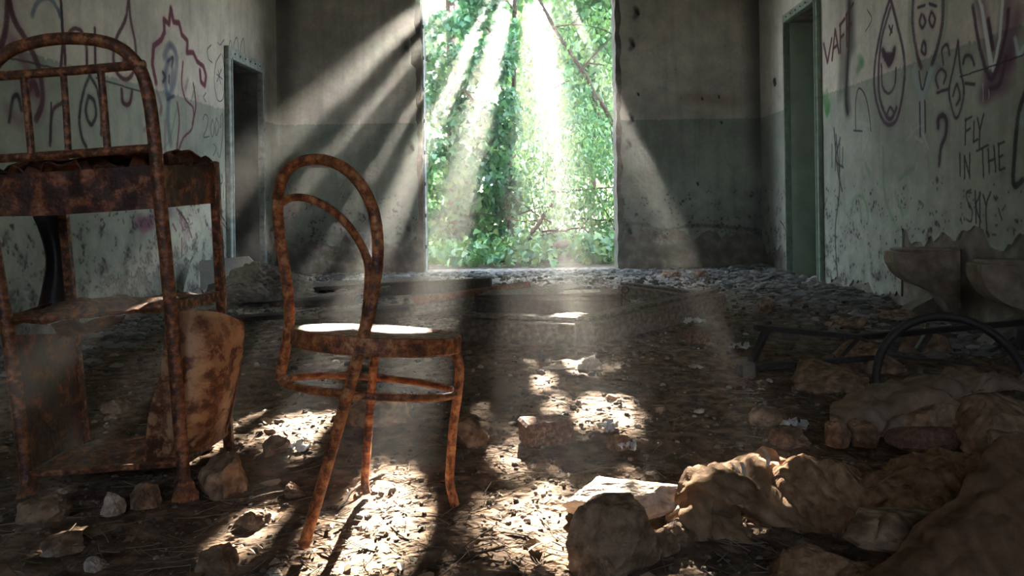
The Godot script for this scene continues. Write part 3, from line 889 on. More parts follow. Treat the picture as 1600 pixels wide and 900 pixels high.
func sun_holes() -> void:
	hole(555, 872, 110, 90)
	hole(612, 850, 30, 44)
	hole(800, 866, 70, 52)
	hole(868, 815, 34, 40)
	hole(958, 660, 62, 30)
	hole(790, 735, 12, 6)
	hole(815, 734, 9, 5)
	hole(440, 690, 66, 34)
	hole(385, 835, 55, 32)
	hole(30, 885, 66, 26)
	hole(590, 770, 34, 20)
	hole(690, 512, 34, 7, 0.44)
	hole(600, 516, 40, 6, 0.44)
	hole(500, 512, 40, 5, 0.44)
	hole(560, 516, 50, 6, 0.44)
	hole(650, 520, 50, 6, 0.43)
	hole(902, 572, 24, 5)
	hole(888, 496, 36, 3, 0.12)
	hole(905, 458, 30, 3, 0.26)
	hole(1120, 742, 66, 22, 0.1)
	hole(1215, 735, 42, 26, 0.08)
	hole(975, 762, 56, 9, 0.06)
	hole(905, 800, 26, 16, 0.08)
	hole(170, 478, 60, 10, 0.48)
	hole(1000, 850, 26, 20, 0.03)
	for s in [[2.14, 0.07], [2.56, 0.06], [2.88, 0.11]]:      # the shafts along the left jamb
		holes.append([Vector3(-1.12, s[0], FAR), 0.13, s[1]])
	holes.append([P(520, 247, 1.72), 0.10, 0.02])

func leaf_mesh(kind: int) -> ArrayMesh:
	# a leaf a unit long, folded along its rib; 0 ivy, 1 lance, 2 curled and dry
	var half: Array = [[0.0, 0.02], [0.08, 0.34], [0.3, 0.44], [0.5, 0.3], [0.75, 0.2], [1.0, 0.0]] if kind == 0 else [[0.0, 0.02], [0.25, 0.2], [0.55, 0.22], [0.8, 0.12], [1.0, 0.0]]
	if kind == 2: half = [[0.0, 0.02], [0.2, 0.25], [0.5, 0.32], [0.8, 0.2], [1.0, 0.03]]
	var st := begin()
	var bend := 0.12 if kind < 2 else 0.35
	var rise := 0.1 if kind < 2 else 0.4
	for i in half.size() - 1:
		for s in [-1.0, 1.0]:
			var p := []
			for k in [i, i + 1]:
				var t: float = half[k][0]
				var w: float = half[k][1]
				var y := -bend * t * t * 2.0
				p.append(Vector3(0, y, t))
				p.append(Vector3(s * w, y + rise * w, t))
			var n := Vector3(-s * rise, 1, bend * 2.0 * float(half[i][0])).normalized()
			tri(st, p[0], p[1], p[3], n, n, n)
			tri(st, p[0], p[3], p[2], n, n, n)
	return st.commit()

func multi(called: String, mesh: Mesh, mat: Material, spots: Array) -> MultiMeshInstance3D:
	var mm := MultiMesh.new()
	mm.transform_format = MultiMesh.TRANSFORM_3D
	mm.use_colors = true
	mm.mesh = mesh
	mm.instance_count = spots.size()
	for i in spots.size():
		mm.set_instance_transform(i, spots[i][0])
		mm.set_instance_color(i, spots[i][1])
	var o := MultiMeshInstance3D.new()
	o.name = called
	o.multimesh = mm
	o.material_override = mat
	o.set_meta("kind", "stuff")
	return o

func leaf_turn(facing: Vector3, spread: float) -> Basis:
	# the blade's normal near «facing», its tip hanging
	var n := (facing + Vector3(rng.randfn(), rng.randfn(), rng.randfn()) * spread).normalized()
	var down := Vector3(rng.randfn() * 0.6, -1.0, rng.randfn() * 0.6)
	var z := (down - n * down.dot(n)).normalized()
	return Basis(n.cross(z), n, z)

func clump(list: Array, center: Vector3, radii: Vector3, n: int, size: float, tones: Array, spread := 0.7, shell := 0.55, to_sun := 0.35) -> void:
	for i in n:
		var d := Vector3(rng.randfn(), rng.randfn(), rng.randfn()).normalized()
		var p := center + d * radii * lerpf(shell, 1.0, sqrt(rng.randf()))
		if p.z > FAR - 0.45 and (p.z > FAR - 0.38 or p.x < GAP[0] + 0.1 or p.x > GAP[1] - 0.1): continue
		if p.y < 0.02: continue
		if not shaded(p, size * 0.4): continue
		var s := size * rnd(0.6, 1.25)
		var c: Color = tones[rng.randi() % tones.size()]
		var v := rnd(0.75, 1.25)
		var facing := (Vector3(0, 0.75, 0.55) + d * 0.6).normalized() if rng.randf() > to_sun else Vector3(0, 0.5, -0.86)
		var turn := leaf_turn(facing, spread)
		list.append([Transform3D(turn.scaled_local(Vector3(s, s, s)), p), Color(c.r * v, c.g * v, c.b * v)])

func stem(st: SurfaceTool, a: Vector3, b: Vector3, r0: float, r1: float, bow := 0.06, n := 7, sides := 7) -> Array:
	var pts := []
	var l := a.distance_to(b)
	var off := Vector3(rnd(-1, 1), rnd(-1, 1), rnd(-1, 1)) * bow * l
	for i in n + 1:
		var t := float(i) / n
		var j := Vector3(rnd(-1, 1), rnd(-1, 1), rnd(-1, 1)) * l * 0.012 if i > 0 and i < n else Vector3.ZERO
		pts.append(a.lerp(b, t) + off * sin(PI * t) + j)
	tube(st, pts, r0, r1, sides)
	return pts

func build_garden() -> void:
	rng.seed = 77
	var xs := PackedFloat32Array()
	for i in 81: xs.append(lerpf(-10.0, 10.0, i / 80.0))
	var zs := PackedFloat32Array()
	for i in 71: zs.append(lerpf(FAR - 0.36, -26.0, pow(i / 70.0, 1.5)))
	tag(grid("ground", xs, zs, M.soil), "overgrown ground outside the great doorway", "", "", "structure")
	var ivy := leaf_mesh(0)
	var lance := leaf_mesh(1)
	var deep := [Color(0.06, 0.17, 0.075), Color(0.08, 0.22, 0.09), Color(0.10, 0.26, 0.10)]
	var mid := [Color(0.11, 0.27, 0.09), Color(0.15, 0.32, 0.11), Color(0.10, 0.25, 0.12)]
	var pale := [Color(0.17, 0.33, 0.08), Color(0.22, 0.38, 0.10), Color(0.14, 0.28, 0.09)]
	# ivy-clad tree on the left
	var root := thing("ivy_clad_tree", "slender tree smothered in glossy dark ivy on the left of the doorway", "tree", P(800, 425, 10.2) * Vector3(1, 0, 1))
	var st := begin()
	stem(st, P(800, 432, 10.5), P(806, -260, 10.7), 0.04, 0.022, 0.02)
	part(root, "trunk", st, M.bark)
	st = begin()
	stem(st, P(700, 430, 10.5), P(690, -200, 10.7), 0.09, 0.06, 0.03)
	part(root, "trunk", st, M.bark)
	for i in 7:
		st = begin()
		stem(st, P(806, 300 - i * 70, 10.4), P(700 + rnd(-30, 60), 220 - i * 80, 10.3 + rnd(-0.4, 0.6)), 0.02, 0.008, 0.1)
		part(root, "branch", st, M.bark)
	var spots := []
	for q in [[690, 60, 0.42, 0.5, 1000], [735, 20, 0.42, 0.36, 1000], [760, 100, 0.3, 0.34, 800], [700, 160, 0.4, 0.4, 1000], [745, 190, 0.36, 0.34, 900], [690, 260, 0.4, 0.42, 1000], [750, 280, 0.42, 0.4, 1100], [700, 340, 0.45, 0.32, 1000], [770, 350, 0.4, 0.34, 900], [770, 220, 0.26, 0.4, 600], [640, 120, 0.4, 1.1, 700], [640, 320, 0.4, 0.7, 700], [760, -40, 0.45, 0.4, 900], [690, -60, 0.5, 0.45, 900], [790, 60, 0.16, 0.5, 350], [795, 180, 0.18, 0.4, 400], [800, 300, 0.24, 0.36, 600]]:
		var d := 10.3 + rnd(-0.35, 0.35)
		clump(spots, P(q[0], q[1], d), Vector3(q[2], q[3], 0.42), q[4], 0.085, deep + mid, 0.7, 0.4)
	root.add_child(tagged_stuff(multi("ivy_foliage", ivy, M.leaf, local(spots, root)), ""))
	# low ivy and nettles just outside the sill
	root = thing("ground_ivy", "bright low ivy carpeting the ground just outside the sill", "ivy", Vector3(-0.4, 0.0, FAR - 1.2))
	spots = []
	for i in 26: clump(spots, Vector3(rnd(-1.5, 1.2), rnd(0.05, 0.2), FAR - rnd(0.55, 2.2)), Vector3(0.3, 0.22, 0.3), 110, 0.085, mid + pale, 0.6, 0.1)
	for i in 8: clump(spots, P(rnd(672, 830), rnd(385, 420), 8.9), Vector3(0.16, 0.14, 0.16), 40, 0.1, pale, 0.6, 0.1)
	root.add_child(tagged_stuff(multi("foliage", ivy, M.leaf, local(spots, root)), ""))
	# bush with bare twigs on the right
	root = thing("tangled_bush", "tangled bush of small leaves and bare twigs on the right of the doorway", "bush", P(890, 420, 9.6) * Vector3(1, 0, 1))
	spots = []
	for q in [[905, 390, 0.45, 0.22, 700], [850, 330, 0.34, 0.34, 500], [930, 330, 0.34, 0.34, 700], [880, 260, 0.36, 0.3, 420], [940, 250, 0.3, 0.3, 420], [960, 380, 0.3, 0.3, 500], [830, 260, 0.25, 0.4, 330], [845, 180, 0.26, 0.34, 260], [1000, 300, 0.4, 0.8, 700], [820, 390, 0.34, 0.22, 700], [860, 370, 0.4, 0.3, 800], [890, 310, 0.4, 0.3, 600], [850, 240, 0.4, 0.35, 420], [915, 200, 0.4, 0.3, 300], [850, 120, 0.3, 0.3, 160], [890, 150, 0.35, 0.3, 200], [835, 60, 0.25, 0.3, 120], [880, 300, 0.4, 0.3, 300]]:
		clump(spots, P(q[0], q[1], 9.7 + rnd(-0.4, 0.4)), Vector3(q[2], q[3], 0.4), q[4], 0.062, mid + pale, 0.8, 0.15)
	root.add_child(tagged_stuff(multi("foliage", lance, M.leaf, local(spots, root)), ""))
	for i in 44:
		st = begin()
		var a := P(rnd(800, 975), rnd(330, 425), 9.6 + rnd(-0.5, 0.5))
		var b := a + Vector3(rnd(-0.9, 0.9), rnd(0.1, 1.0), rnd(-0.3, 0.3))
		if i % 3 == 0: b = a + Vector3(rnd(-1.0, 1.0), rnd(-0.1, 0.3), rnd(-0.2, 0.3))
		stem(st, a, b, rnd(0.006, 0.014), 0.003, 0.12, 6, 5)
		part(root, "twig", st, M.bark)
	# sapling with the slanting bough
	root = thing("leaning_sapling", "thin pale tree with a slanting bough in the upper right of the doorway", "tree", P(985, 420, 10.0) * Vector3(1, 0, 1))
	st = begin()
	stem(st, P(985, 425, 10.0), P(958, 195, 10.0), 0.04, 0.035, 0.02)
	stem(st, P(958, 195, 10.0), P(858, 30, 10.1), 0.034, 0.022, 0.02)
	stem(st, P(858, 30, 10.1), P(800, -90, 10.3), 0.022, 0.012, 0.03)
	part(root, "bough", st, M.bark)
	for q in [[858, 140, 920, 98], [920, 98, 975, 110], [862, 42, 940, 45], [940, 45, 965, 62], [905, 110, 985, 20], [925, 150, 940, 190], [880, 70, 850, 10]]:
		st = begin()
		stem(st, P(q[0], q[1], 10.0), P(q[2], q[3], 10.0 + rnd(-0.2, 0.2)), 0.012, 0.006, 0.08)
		part(root, "branch", st, M.bark)
	spots = []
	for q in [[945, 30, 0.35, 0.2, 200], [900, 60, 0.3, 0.25, 120], [950, 120, 0.2, 0.3, 160], [915, 215, 0.22, 0.2, 110], [880, -30, 0.5, 0.25, 450], [960, -40, 0.45, 0.3, 500], [965, 175, 0.2, 0.2, 120]]:
		clump(spots, P(q[0], q[1], 10.1), Vector3(q[2], q[3], 0.4), q[4], 0.075, pale, 0.8, 0.1)
	root.add_child(tagged_stuff(multi("foliage", lance, M.leaf, local(spots, root)), ""))
	root = thing("vine_sun_screen", "leafy vines added as a sun screen behind the doorway's right jamb", "vine", Vector3(0.95, 0.2, -12.2))  # vines added to block the sun beside the right jamb
	for i in 5:
		st = begin()
		stem(st, Vector3(0.6 + i * 0.17, 0.2, -12.2), Vector3(0.6 + i * 0.17, 4.9, -12.2 + rnd(-0.2, 0.2)), 0.012, 0.007, 0.02, 9, 6)
		part(root, "vine_stem", st, M.bark)
	spots = []
	for i in 40: clump(spots, Vector3(rnd(0.35, 1.3), 1.3 + (i % 24) * 0.16, -12.2 + rnd(-0.2, 0.2)), Vector3(0.36, 0.3, 0.3), 170, 0.1, mid + pale, 0.6, 0.1, 0.6)
	root.add_child(tagged_stuff(multi("foliage", ivy, M.leaf, local(spots, root)), ""))
	# fallen boughs
	for q in [[800, 402, 862, 318, 9.3, 0.035, "dark broken bough propped up among the leaves outside the sill"], [838, 392, 952, 372, 9.2, 0.05, "dark fallen log lying level under the tangled bush"], [862, 300, 965, 292, 9.4, 0.016, "thin bare bough lying across the tangled bush"], [846, 362, 965, 342, 9.3, 0.014, "thin grey stick lying above the fallen log"]]:
		st = begin()
		stem(st, P(q[0], q[1], q[4]), P(q[2], q[3], q[4] + 0.15), q[5], q[5] * 0.6, 0.05, 9, 8)
		var b := thing("fallen_branch", q[6], "branch", P(q[0], q[1], q[4]))
		part(b, "wood", st, M.bark)
	# the trees behind, whose crowns break up the sun
	var tones := [Color(0.12, 0.26, 0.08), Color(0.16, 0.31, 0.09), Color(0.09, 0.21, 0.07)]
	for q in [[-3.4, -14.5, 6.4, "tall tree behind the ivy-clad tree, seen at the doorway's left"], [0.4, -17.5, 7.6, "tall hazy tree behind the doorway's middle"], [3.8, -16.0, 7.0, "tall hazy tree behind the slanting bough"]]:
		var t := thing("background_tree", q[3], "tree", Vector3(q[0], 0.3, q[1]), "trees beyond the doorway")
		st = begin()
		stem(st, Vector3(q[0], 0.2, q[1]), Vector3(q[0] + 0.3, q[2] - 0.6, q[1]), 0.13, 0.05, 0.02, 9, 9)
		part(t, "trunk", st, M.bark)
		for i in 6:
			st = begin()
			stem(st, Vector3(q[0] + 0.1, q[2] * (0.45 + i * 0.08), q[1]), Vector3(q[0] + rnd(-1.8, 1.8), q[2] * (0.6 + i * 0.08), q[1] + rnd(-1, 1)), 0.04, 0.012, 0.06)
			part(t, "branch", st, M.bark)
		spots = []
		for i in 15: clump(spots, Vector3(q[0] + rnd(-1.9, 1.9), q[2] * rnd(0.56, 1.15), q[1] + rnd(-1.0, 1.0)), Vector3(1.0, 0.75, 0.8), 460, 0.16, tones, 0.6, 0.2, 0.9)
		t.add_child(tagged_stuff(multi("crown", lance, M.leaf, local(spots, t)), ""))
	# slender trees in the middle distance, pale in the haze
	for q in [[-0.5, -13.4, "slim pale-leaved tree in the haze just right of the ivy-clad tree"], [0.25, -14.2, "slim pale-leaved tree in the haze behind the doorway's middle"], [0.95, -13.6, "slim pale-leaved tree in the haze behind the slanting bough"], [1.7, -14.4, "slim pale-leaved tree at the doorway's right edge"]]:
		var t := thing("hazy_tree", q[2], "tree", Vector3(q[0], 0.3, q[1]), "trees beyond the doorway")
		st = begin()
		stem(st, t.position, t.position + Vector3(0.2, 4.6, 0), 0.05, 0.02, 0.03, 9, 7)
		part(t, "trunk", st, M.bark)
		spots = []
		for i in 16: clump(spots, Vector3(q[0] + rnd(-0.7, 0.7), 1.6 + i * 0.24, q[1] + rnd(-0.4, 0.4)), Vector3(0.6, 0.4, 0.5), 300, 0.12, pale, 0.6, 0.1, 0.85)
		t.add_child(tagged_stuff(multi("crown", lance, M.leaf, local(spots, t)), ""))
	# near crown out of view above the doorway, added to screen the sun
	root = thing("sun_screen_tree", "leafy tree added above the top of the great doorway to screen the sun", "tree", Vector3(1.9, 0.1, -11.6), "trees beyond the doorway")
	st = begin()
	stem(st, Vector3(1.9, 0.1, -11.6), Vector3(1.5, 4.4, -11.6), 0.12, 0.07, 0.02, 9, 9)
	part(root, "trunk", st, M.bark)
	for i in 6:
		st = begin()
		stem(st, Vector3(1.6, 3.7 + i * 0.15, -11.6), Vector3(1.0 - i * 0.55, 4.3 + rnd(-0.1, 0.9), -11.6 + rnd(-0.6, 0.6)), 0.045, 0.014, 0.06)
		part(root, "branch", st, M.bark)
	spots = []
	for i in 30:
		var x := -2.2 + 4.4 * (i % 10) / 9.0
		clump(spots, Vector3(x + rnd(-0.2, 0.2), 4.0 + 0.65 * (i / 10) + rnd(-0.1, 0.2), -11.4 + rnd(-0.6, 0.4)), Vector3(0.5, 0.42, 0.5), 360, 0.12, tones, 0.6, 0.1, 0.9)
	root.add_child(tagged_stuff(multi("crown", lance, M.leaf, local(spots, root)), ""))
	# shrubs that close the view at the back
	for i in 7:
		var x := -3.6 + i * 1.15
		var t := thing("background_shrub", ["low shrub at the back of the garden, furthest left", "second shrub from the left at the back of the garden", "third shrub from the left at the back of the garden", "middle shrub of the row at the back of the garden", "third shrub from the right at the back of the garden", "second shrub from the right at the back of the garden", "low shrub at the back of the garden, furthest right"][i], "shrub", Vector3(x, 0.3, -13.6 - (i % 3) * 0.7), "shrubs at the back")
		st = begin()
		stem(st, t.position, t.position + Vector3(0.1, 1.1, 0), 0.035, 0.02)
		part(t, "stem", st, M.bark)
		spots = []
		for k in 4: clump(spots, t.position + Vector3(rnd(-0.4, 0.4), 0.3 + k * 0.42, rnd(-0.3, 0.3)), Vector3(0.62, 0.5, 0.5), 330, 0.11, pale + tones, 0.8, 0.2)
		t.add_child(tagged_stuff(multi("foliage", lance, M.leaf, local(spots, t)), ""))

func tagged_stuff(o: MultiMeshInstance3D, label: String) -> MultiMeshInstance3D:
	if label: o.set_meta("label", label)
	return o

func local(spots: Array, root: Node3D) -> Array:
	for s in spots: s[0].origin -= root.position
	return spots

# ---------- the things ----------
func V(list: Array, depth: float) -> Array:           # flat [x, y, x, y ...] at one depth
	var out := []
	for i in range(0, list.size(), 2): out.append(P(list[i], list[i + 1], depth))
	return out

func D(list: Array) -> Array:                         # flat [x, y, depth ...]
	var out := []
	for i in range(0, list.size(), 3): out.append(P(list[i], list[i + 1], list[i + 2]))
	return out

func washstand() -> void:
	var root := thing("washstand", "tall rusty metal washstand with an arched, barred back rail and a hanging door", "washstand", G(170, 740))
	var n := 2.0
	var f := 2.32
	var st := begin()
	tube(st, smooth(D([290, 782, 1.985, 276, 600, 2.0, 262, 430, 2.0, 247, 280, 2.0, 241, 215, 2.0, 230, 140, 2.0, 210, 95, 2.0, 172, 68, 2.0, 112, 60, 2.0, 55, 66, 2.0, 8, 84, 2.0, -20, 120, 2.0, -30, 180, 2.0, -28, 260, 2.0, -8, 400, 2.0, 14, 530, 2.0, 44, 762, 1.99]), 7), 0.0165, -1.0, 12, false, 0.03)
	part(root, "back_rail", st, M.rust_brown)
	for b in [[-28, 121, 226, 101, 0.0125, "cross_bar"], [-30, 250, 240, 231, 0.0115, "cross_bar"], [37, 118, 49, 240, 0.0095, "upright_bar"], [99, 112, 107, 238, 0.0085, "upright_bar"], [157, 107, 168, 234, 0.0095, "upright_bar"]]:
		st = begin()
		tube(st, [P(b[0], b[1], n), P((b[0] + b[2]) / 2.0 + 0.5, (b[1] + b[3]) / 2.0 + 0.8, n), P(b[2], b[3], n)], b[4], -1.0, 9, false, 0.04)
		part(root, b[5], st, M.rust_brown)
	for l in [[334, 252, 358, 706], [92, 262, 132, 694]]:
		st = begin()
		beam(st, P(l[0], l[1], f), P(l[2], l[3], f), 0.026, 0.026, 0.004)
		part(root, "leg", st, M.rust_brown)
	# the apron round the top
	st = begin()
	sheet(st, [D([-24, 275, 2.02, 60, 270, 2.02, 150, 264, 2.02, 247, 258, 2.02]), D([-20, 338, 2.02, 62, 337, 2.02, 152, 332, 2.02, 252, 325, 2.02])], 8, 6, 0.006, 0.006, 3, 9.0)
	part(root, "front_apron", st, M.rust_dark)
	st = begin()
	sheet(st, [D([250, 259, 2.02, 290, 257, 2.16, 334, 254, 2.32]), D([254, 325, 2.02, 295, 321, 2.16, 337, 317, 2.32])], 8, 6, 0.006, 0.006, 4, 9.0)
	part(root, "side_apron", st, M.rust_dark)
	st = begin()
	sheet(st, [D([88, 266, f, 210, 261, f, 334, 255, f]), D([92, 330, f, 214, 324, f, 338, 317, f])], 6, 4, 0.004, 0.006, 5, 9.0)
	part(root, "back_apron", st, M.rust_dark)
	st = begin()
	sheet(st, [D([-24, 275, 2.02, 30, 270, 2.17, 90, 266, f]), D([-20, 338, 2.02, 34, 334, 2.17, 93, 330, f])], 6, 4, 0.004, 0.006, 6, 9.0)
	part(root, "side_apron", st, M.rust_dark)
	# buckled top, its torn edge standing up at the right
	st = begin()
	sheet(st, [D([-24, 272, 2.02, 60, 267, 2.02, 150, 262, 2.02, 246, 256, 2.02]), D([0, 268, 2.12, 80, 256, 2.14, 170, 256, 2.14, 262, 248, 2.13]), D([40, 270, 2.22, 110, 266, 2.22, 190, 258, 2.22, 292, 246, 2.22]), D([90, 264, f, 170, 262, f, 250, 252, f, 335, 256, f])], 9, 8, 0.03, 0.004, 8, 14.0, 0.1)
	part(root, "table_top", st, M.rust_dark)
	st = begin()
	sheet(st, [D([-20, 269, 2.04, 60, 258, 2.04, 140, 243, 2.05, 238, 234, 2.05]), D([-16, 274, 2.06, 64, 266, 2.06, 150, 254, 2.07, 240, 243, 2.08]), D([-4, 276, 2.12, 80, 270, 2.12, 160, 262, 2.12, 246, 256, 2.12])], 10, 6, 0.012, 0.003, 9, 12.0)
	part(root, "peeling_sheet", st, M.rust_dark)
	st = begin()
	sheet(st, [D([250, 243, 2.12, 268, 238, 2.14, 280, 243, 2.16, 300, 249, 2.2, 326, 253, 2.28]), D([252, 262, 2.12, 270, 262, 2.14, 284, 261, 2.16, 302, 260, 2.2, 328, 259, 2.28])], 8, 5, 0.03, 0.003, 10, 30.0, 0.25)
	part(root, "torn_edge", st, M.rust_dark)
	# middle shelf
	st = begin()
	sheet(st, [D([14, 506, 2.0, 70, 503, 2.0, 180, 494, 2.0, 262, 484, 2.0]), D([14, 498, 2.0, 70, 494, 2.0, 180, 486, 2.0, 262, 474, 2.0]), D([50, 488, 2.14, 110, 478, 2.14, 200, 474, 2.14, 300, 467, 2.15]), D([78, 480, f, 150, 466, f, 240, 463, f, 342, 459, f])], 9, 6, 0.012, 0.004, 12, 9.0)
	part(root, "shelf", st, M.rust_brown)
	st = begin()
	sheet(st, [D([80, 505, 1.99, 140, 502, 1.99, 196, 495, 1.99]), D([84, 516, 2.02, 140, 512, 2.02, 194, 500, 2.02]), D([90, 528, 2.06, 130, 522, 2.06, 190, 505, 2.06])], 8, 6, 0.008, 0.003, 13, 14.0, 0.1)
	part(root, "torn_flap", st, M.rust_dark)
	st = begin()
	beam(st, P(264, 482, n), P(345, 462, f), 0.008, 0.03, 0.002)
	part(root, "side_rail", st, M.rust_brown)
	st = begin()
	beam(st, P(16, 502, n), P(80, 480, f), 0.008, 0.03, 0.002)
	part(root, "side_rail", st, M.rust_dark)
	# lower shelf and rails
	st = begin()
	sheet(st, [D([50, 742, 1.995, 160, 735, 1.995, 288, 722, 1.99]), D([95, 716, 2.15, 200, 706, 2.15, 320, 694, 2.15]), D([130, 692, f, 230, 688, f, 354, 672, f])], 8, 8, 0.012, 0.005, 15, 8.0)
	part(root, "bottom_shelf", st, M.rust_brown)
	st = begin()
	beam(st, P(42, 742, 1.985), P(289, 724, 1.985), 0.012, 0.016, 0.004)
	part(root, "front_rail", st, M.rust_brown)
	st = begin()
	beam(st, P(130, 694, f), P(355, 676, f), 0.012, 0.02, 0.004)
	part(root, "back_rail_low", st, M.rust_dark)
	st = begin()
	beam(st, P(288, 722, 1.985), P(356, 674, f), 0.012, 0.02, 0.004)
	part(root, "side_rail", st, M.rust_brown)
	st = begin()
	beam(st, P(46, 742, 1.985), P(131, 692, f), 0.012, 0.02, 0.004)
	part(root, "side_rail", st, M.rust_brown)
	# left side panel
	st = begin()
	sheet(st, [D([18, 524, 2.01, 70, 522, 2.16, 120, 521, f]), D([28, 630, 2.0, 80, 620, 2.16, 127, 610, f]), D([42, 738, 2.0, 90, 714, 2.16, 131, 690, f])], 6, 6, 0.006, 0.004, 16, 6.0)
	part(root, "side_panel", st, M.rust_dark)
	# bent panel hanging in the upper opening
	st = begin()
	sheet(st, [D([50, 336, f, 74, 335, 2.34, 100, 334, f]), D([66, 375, f, 84, 376, 2.36, 101, 380, f]), D([72, 420, f, 88, 420, 2.36, 103, 425, f]), D([58, 486, f, 84, 480, 2.35, 108, 472, f])], 6, 6, 0.002, 0.004, 18, 6.0)
	part(root, "hanging_strip", st, M.iron)
	# the door, hanging loose and bowed
	st = begin()
	sheet(st, [D([262, 487, 2.06, 305, 486, 2.09, 345, 490, 2.14, 372, 499, 2.18]), D([258, 520, 2.05, 305, 525, 2.05, 350, 530, 2.12, 379, 525, 2.2]), D([250, 585, 2.05, 300, 590, 2.03, 345, 590, 2.1, 371, 585, 2.2]), D([234, 650, 2.05, 292, 660, 2.02, 340, 645, 2.1, 360, 640, 2.2]), D([224, 728, 2.05, 276, 716, 2.03, 325, 696, 2.1, 351, 676, 2.2])], 8, 7, 0.004, 0.006, 20, 5.0)
	var door := part(root, "door", st, M.rust_cream)
	st = begin()
	beam(st, P(297, 698, 2.02), P(353, 640, 2.13), 0.012, 0.014, 0.003)
	part(door, "brace", st, M.rust_cream)
	st = begin()
	tube(st, smooth(D([372, 499, 2.18, 378, 506, 2.19, 379, 525, 2.2, 372, 585, 2.2, 361, 640, 2.2, 352, 676, 2.2]), 5), 0.005, -1.0, 6)
	part(door, "rolled_edge", st, M.rust_dark)
	# clods round the near feet
	for q in [[290, 768, 0.05, 21], [46, 760, 0.05, 22]]:
		var o := mesh_node("rust_crust", rock(Vector3(q[2], 0.075, q[2]), q[3], 2, 6, 0.1), M.rust_brown)
		o.position = G(q[0], q[1] + 16) - root.position + Vector3(0, -0.02, 0)
		root.add_child(o, true)

func chair() -> void:
	var root := thing("chair", "rusty bent-tube metal chair with a round seat and a broken rear leg", "chair", G(560, 740))
	var st := begin()
	tube(st, smooth(D([437, 592, 1.86, 446, 545, 1.85, 452, 500, 1.84, 448, 440, 1.83, 438, 375, 1.82, 434, 320, 1.80, 441, 280, 1.78, 462, 256, 1.755, 498, 249, 1.73, 534, 260, 1.70, 562, 286, 1.675, 582, 325, 1.655, 590, 370, 1.645, 589, 420, 1.64, 580, 475, 1.63, 563, 545, 1.625, 532, 655, 1.635, 503, 757, 1.65, 475, 852, 1.662]), 8), 0.0128, -1.0, 12, false, 0.02)
	part(root, "back_hoop", st, M.rust)
	st = begin()
	tube(st, smooth(D([440, 316, 1.805, 455, 309, 1.79, 480, 310, 1.77, 512, 324, 1.745, 540, 348, 1.71, 563, 380, 1.68, 575, 412, 1.66, 576, 445, 1.65, 572, 490, 1.642, 565, 525, 1.635]), 7), 0.0092, -1.0, 10, false, 0.02)
	part(root, "inner_hoop", st, M.rust)
	# the seat: a shallow pan with a rolled rim, sunk a little towards the front
	var l := P(455, 513, 1.82)
	var r := P(720, 526, 1.80)
	var nr := P(582, 529, 1.61)
	var fr := P(596, 508, 2.02)
	var c := (l + r + nr + fr) / 4.0
	var ex := (r - l) / 2.0
	var ez := (nr - fr) / 2.0
	var up := ez.cross(ex).normalized()
	st = begin()
	var prof := [[0.0, -0.002], [0.5, -0.003], [0.8, -0.003], [0.92, 0.0], [0.97, 0.003], [0.995, 0.001], [1.0, -0.006], [0.998, -0.026], [1.004, -0.032], [0.99, -0.036], [0.97, -0.034], [0.965, -0.01], [0.5, -0.008], [0.0, -0.007]]
	lathe(st, c, ex, ez, up, prof, 48)
	part(root, "seat", st, M.rust)
	st = begin()
	var ring := []
	var a := P(440, 591, 1.85)
	var b := P(708, 612, 1.80)
	var e := P(565, 621, 1.63)
	var g := P(590, 592, 1.99)
	var c2 := (a + b + e + g) / 4.0
	for i in 40:
		var t := TAU * i / 40
		ring.append(c2 + (b - a) / 2.0 * cos(t) + (e - g) / 2.0 * sin(t))
	tube(st, ring, 0.0085, -1.0, 8, true, 0.02)
	part(root, "stretcher_ring", st, M.rust)
	st = begin()
	tube(st, smooth(D([690, 548, 1.80, 708, 551, 1.80, 717, 566, 1.80, 717, 600, 1.81, 709, 660, 1.84, 704, 720, 1.87, 703, 755, 1.885, 711, 790, 1.885]), 6), 0.0112, -1.0, 10, false, 0.02)
	part(root, "leg", st, M.rust)
	st = begin()
	tube(st, smooth(D([588, 545, 1.98, 583, 580, 1.98, 577, 650, 1.975, 572, 720, 1.97, 570, 755, 1.97, 573, 772, 1.965]), 6), 0.0108, -1.0, 10, false, 0.02)
	part(root, "leg", st, M.rust)
	for w in [[530, 292, 1.71, 553, 254, 1.69], [528, 318, 1.73, 546, 276, 1.69], [556, 362, 1.69, 578, 335, 1.66], [453, 303, 1.79, 447, 285, 1.78], [462, 258, 1.757, 520, 262, 1.715], [572, 392, 1.665, 588, 400, 1.645], [574, 402, 1.66, 586, 430, 1.64], [576, 415, 1.655, 583, 412, 1.64]]:
		st = begin()
		tube(st, [P(w[0], w[1], w[2]), P((w[0] + w[3]) / 2.0, (w[1] + w[4]) / 2.0 + 2, (w[2] + w[5]) / 2.0), P(w[3], w[4], w[5])], 0.0005, -1.0, 4)
		part(root, "cobweb_thread", st, M.web)

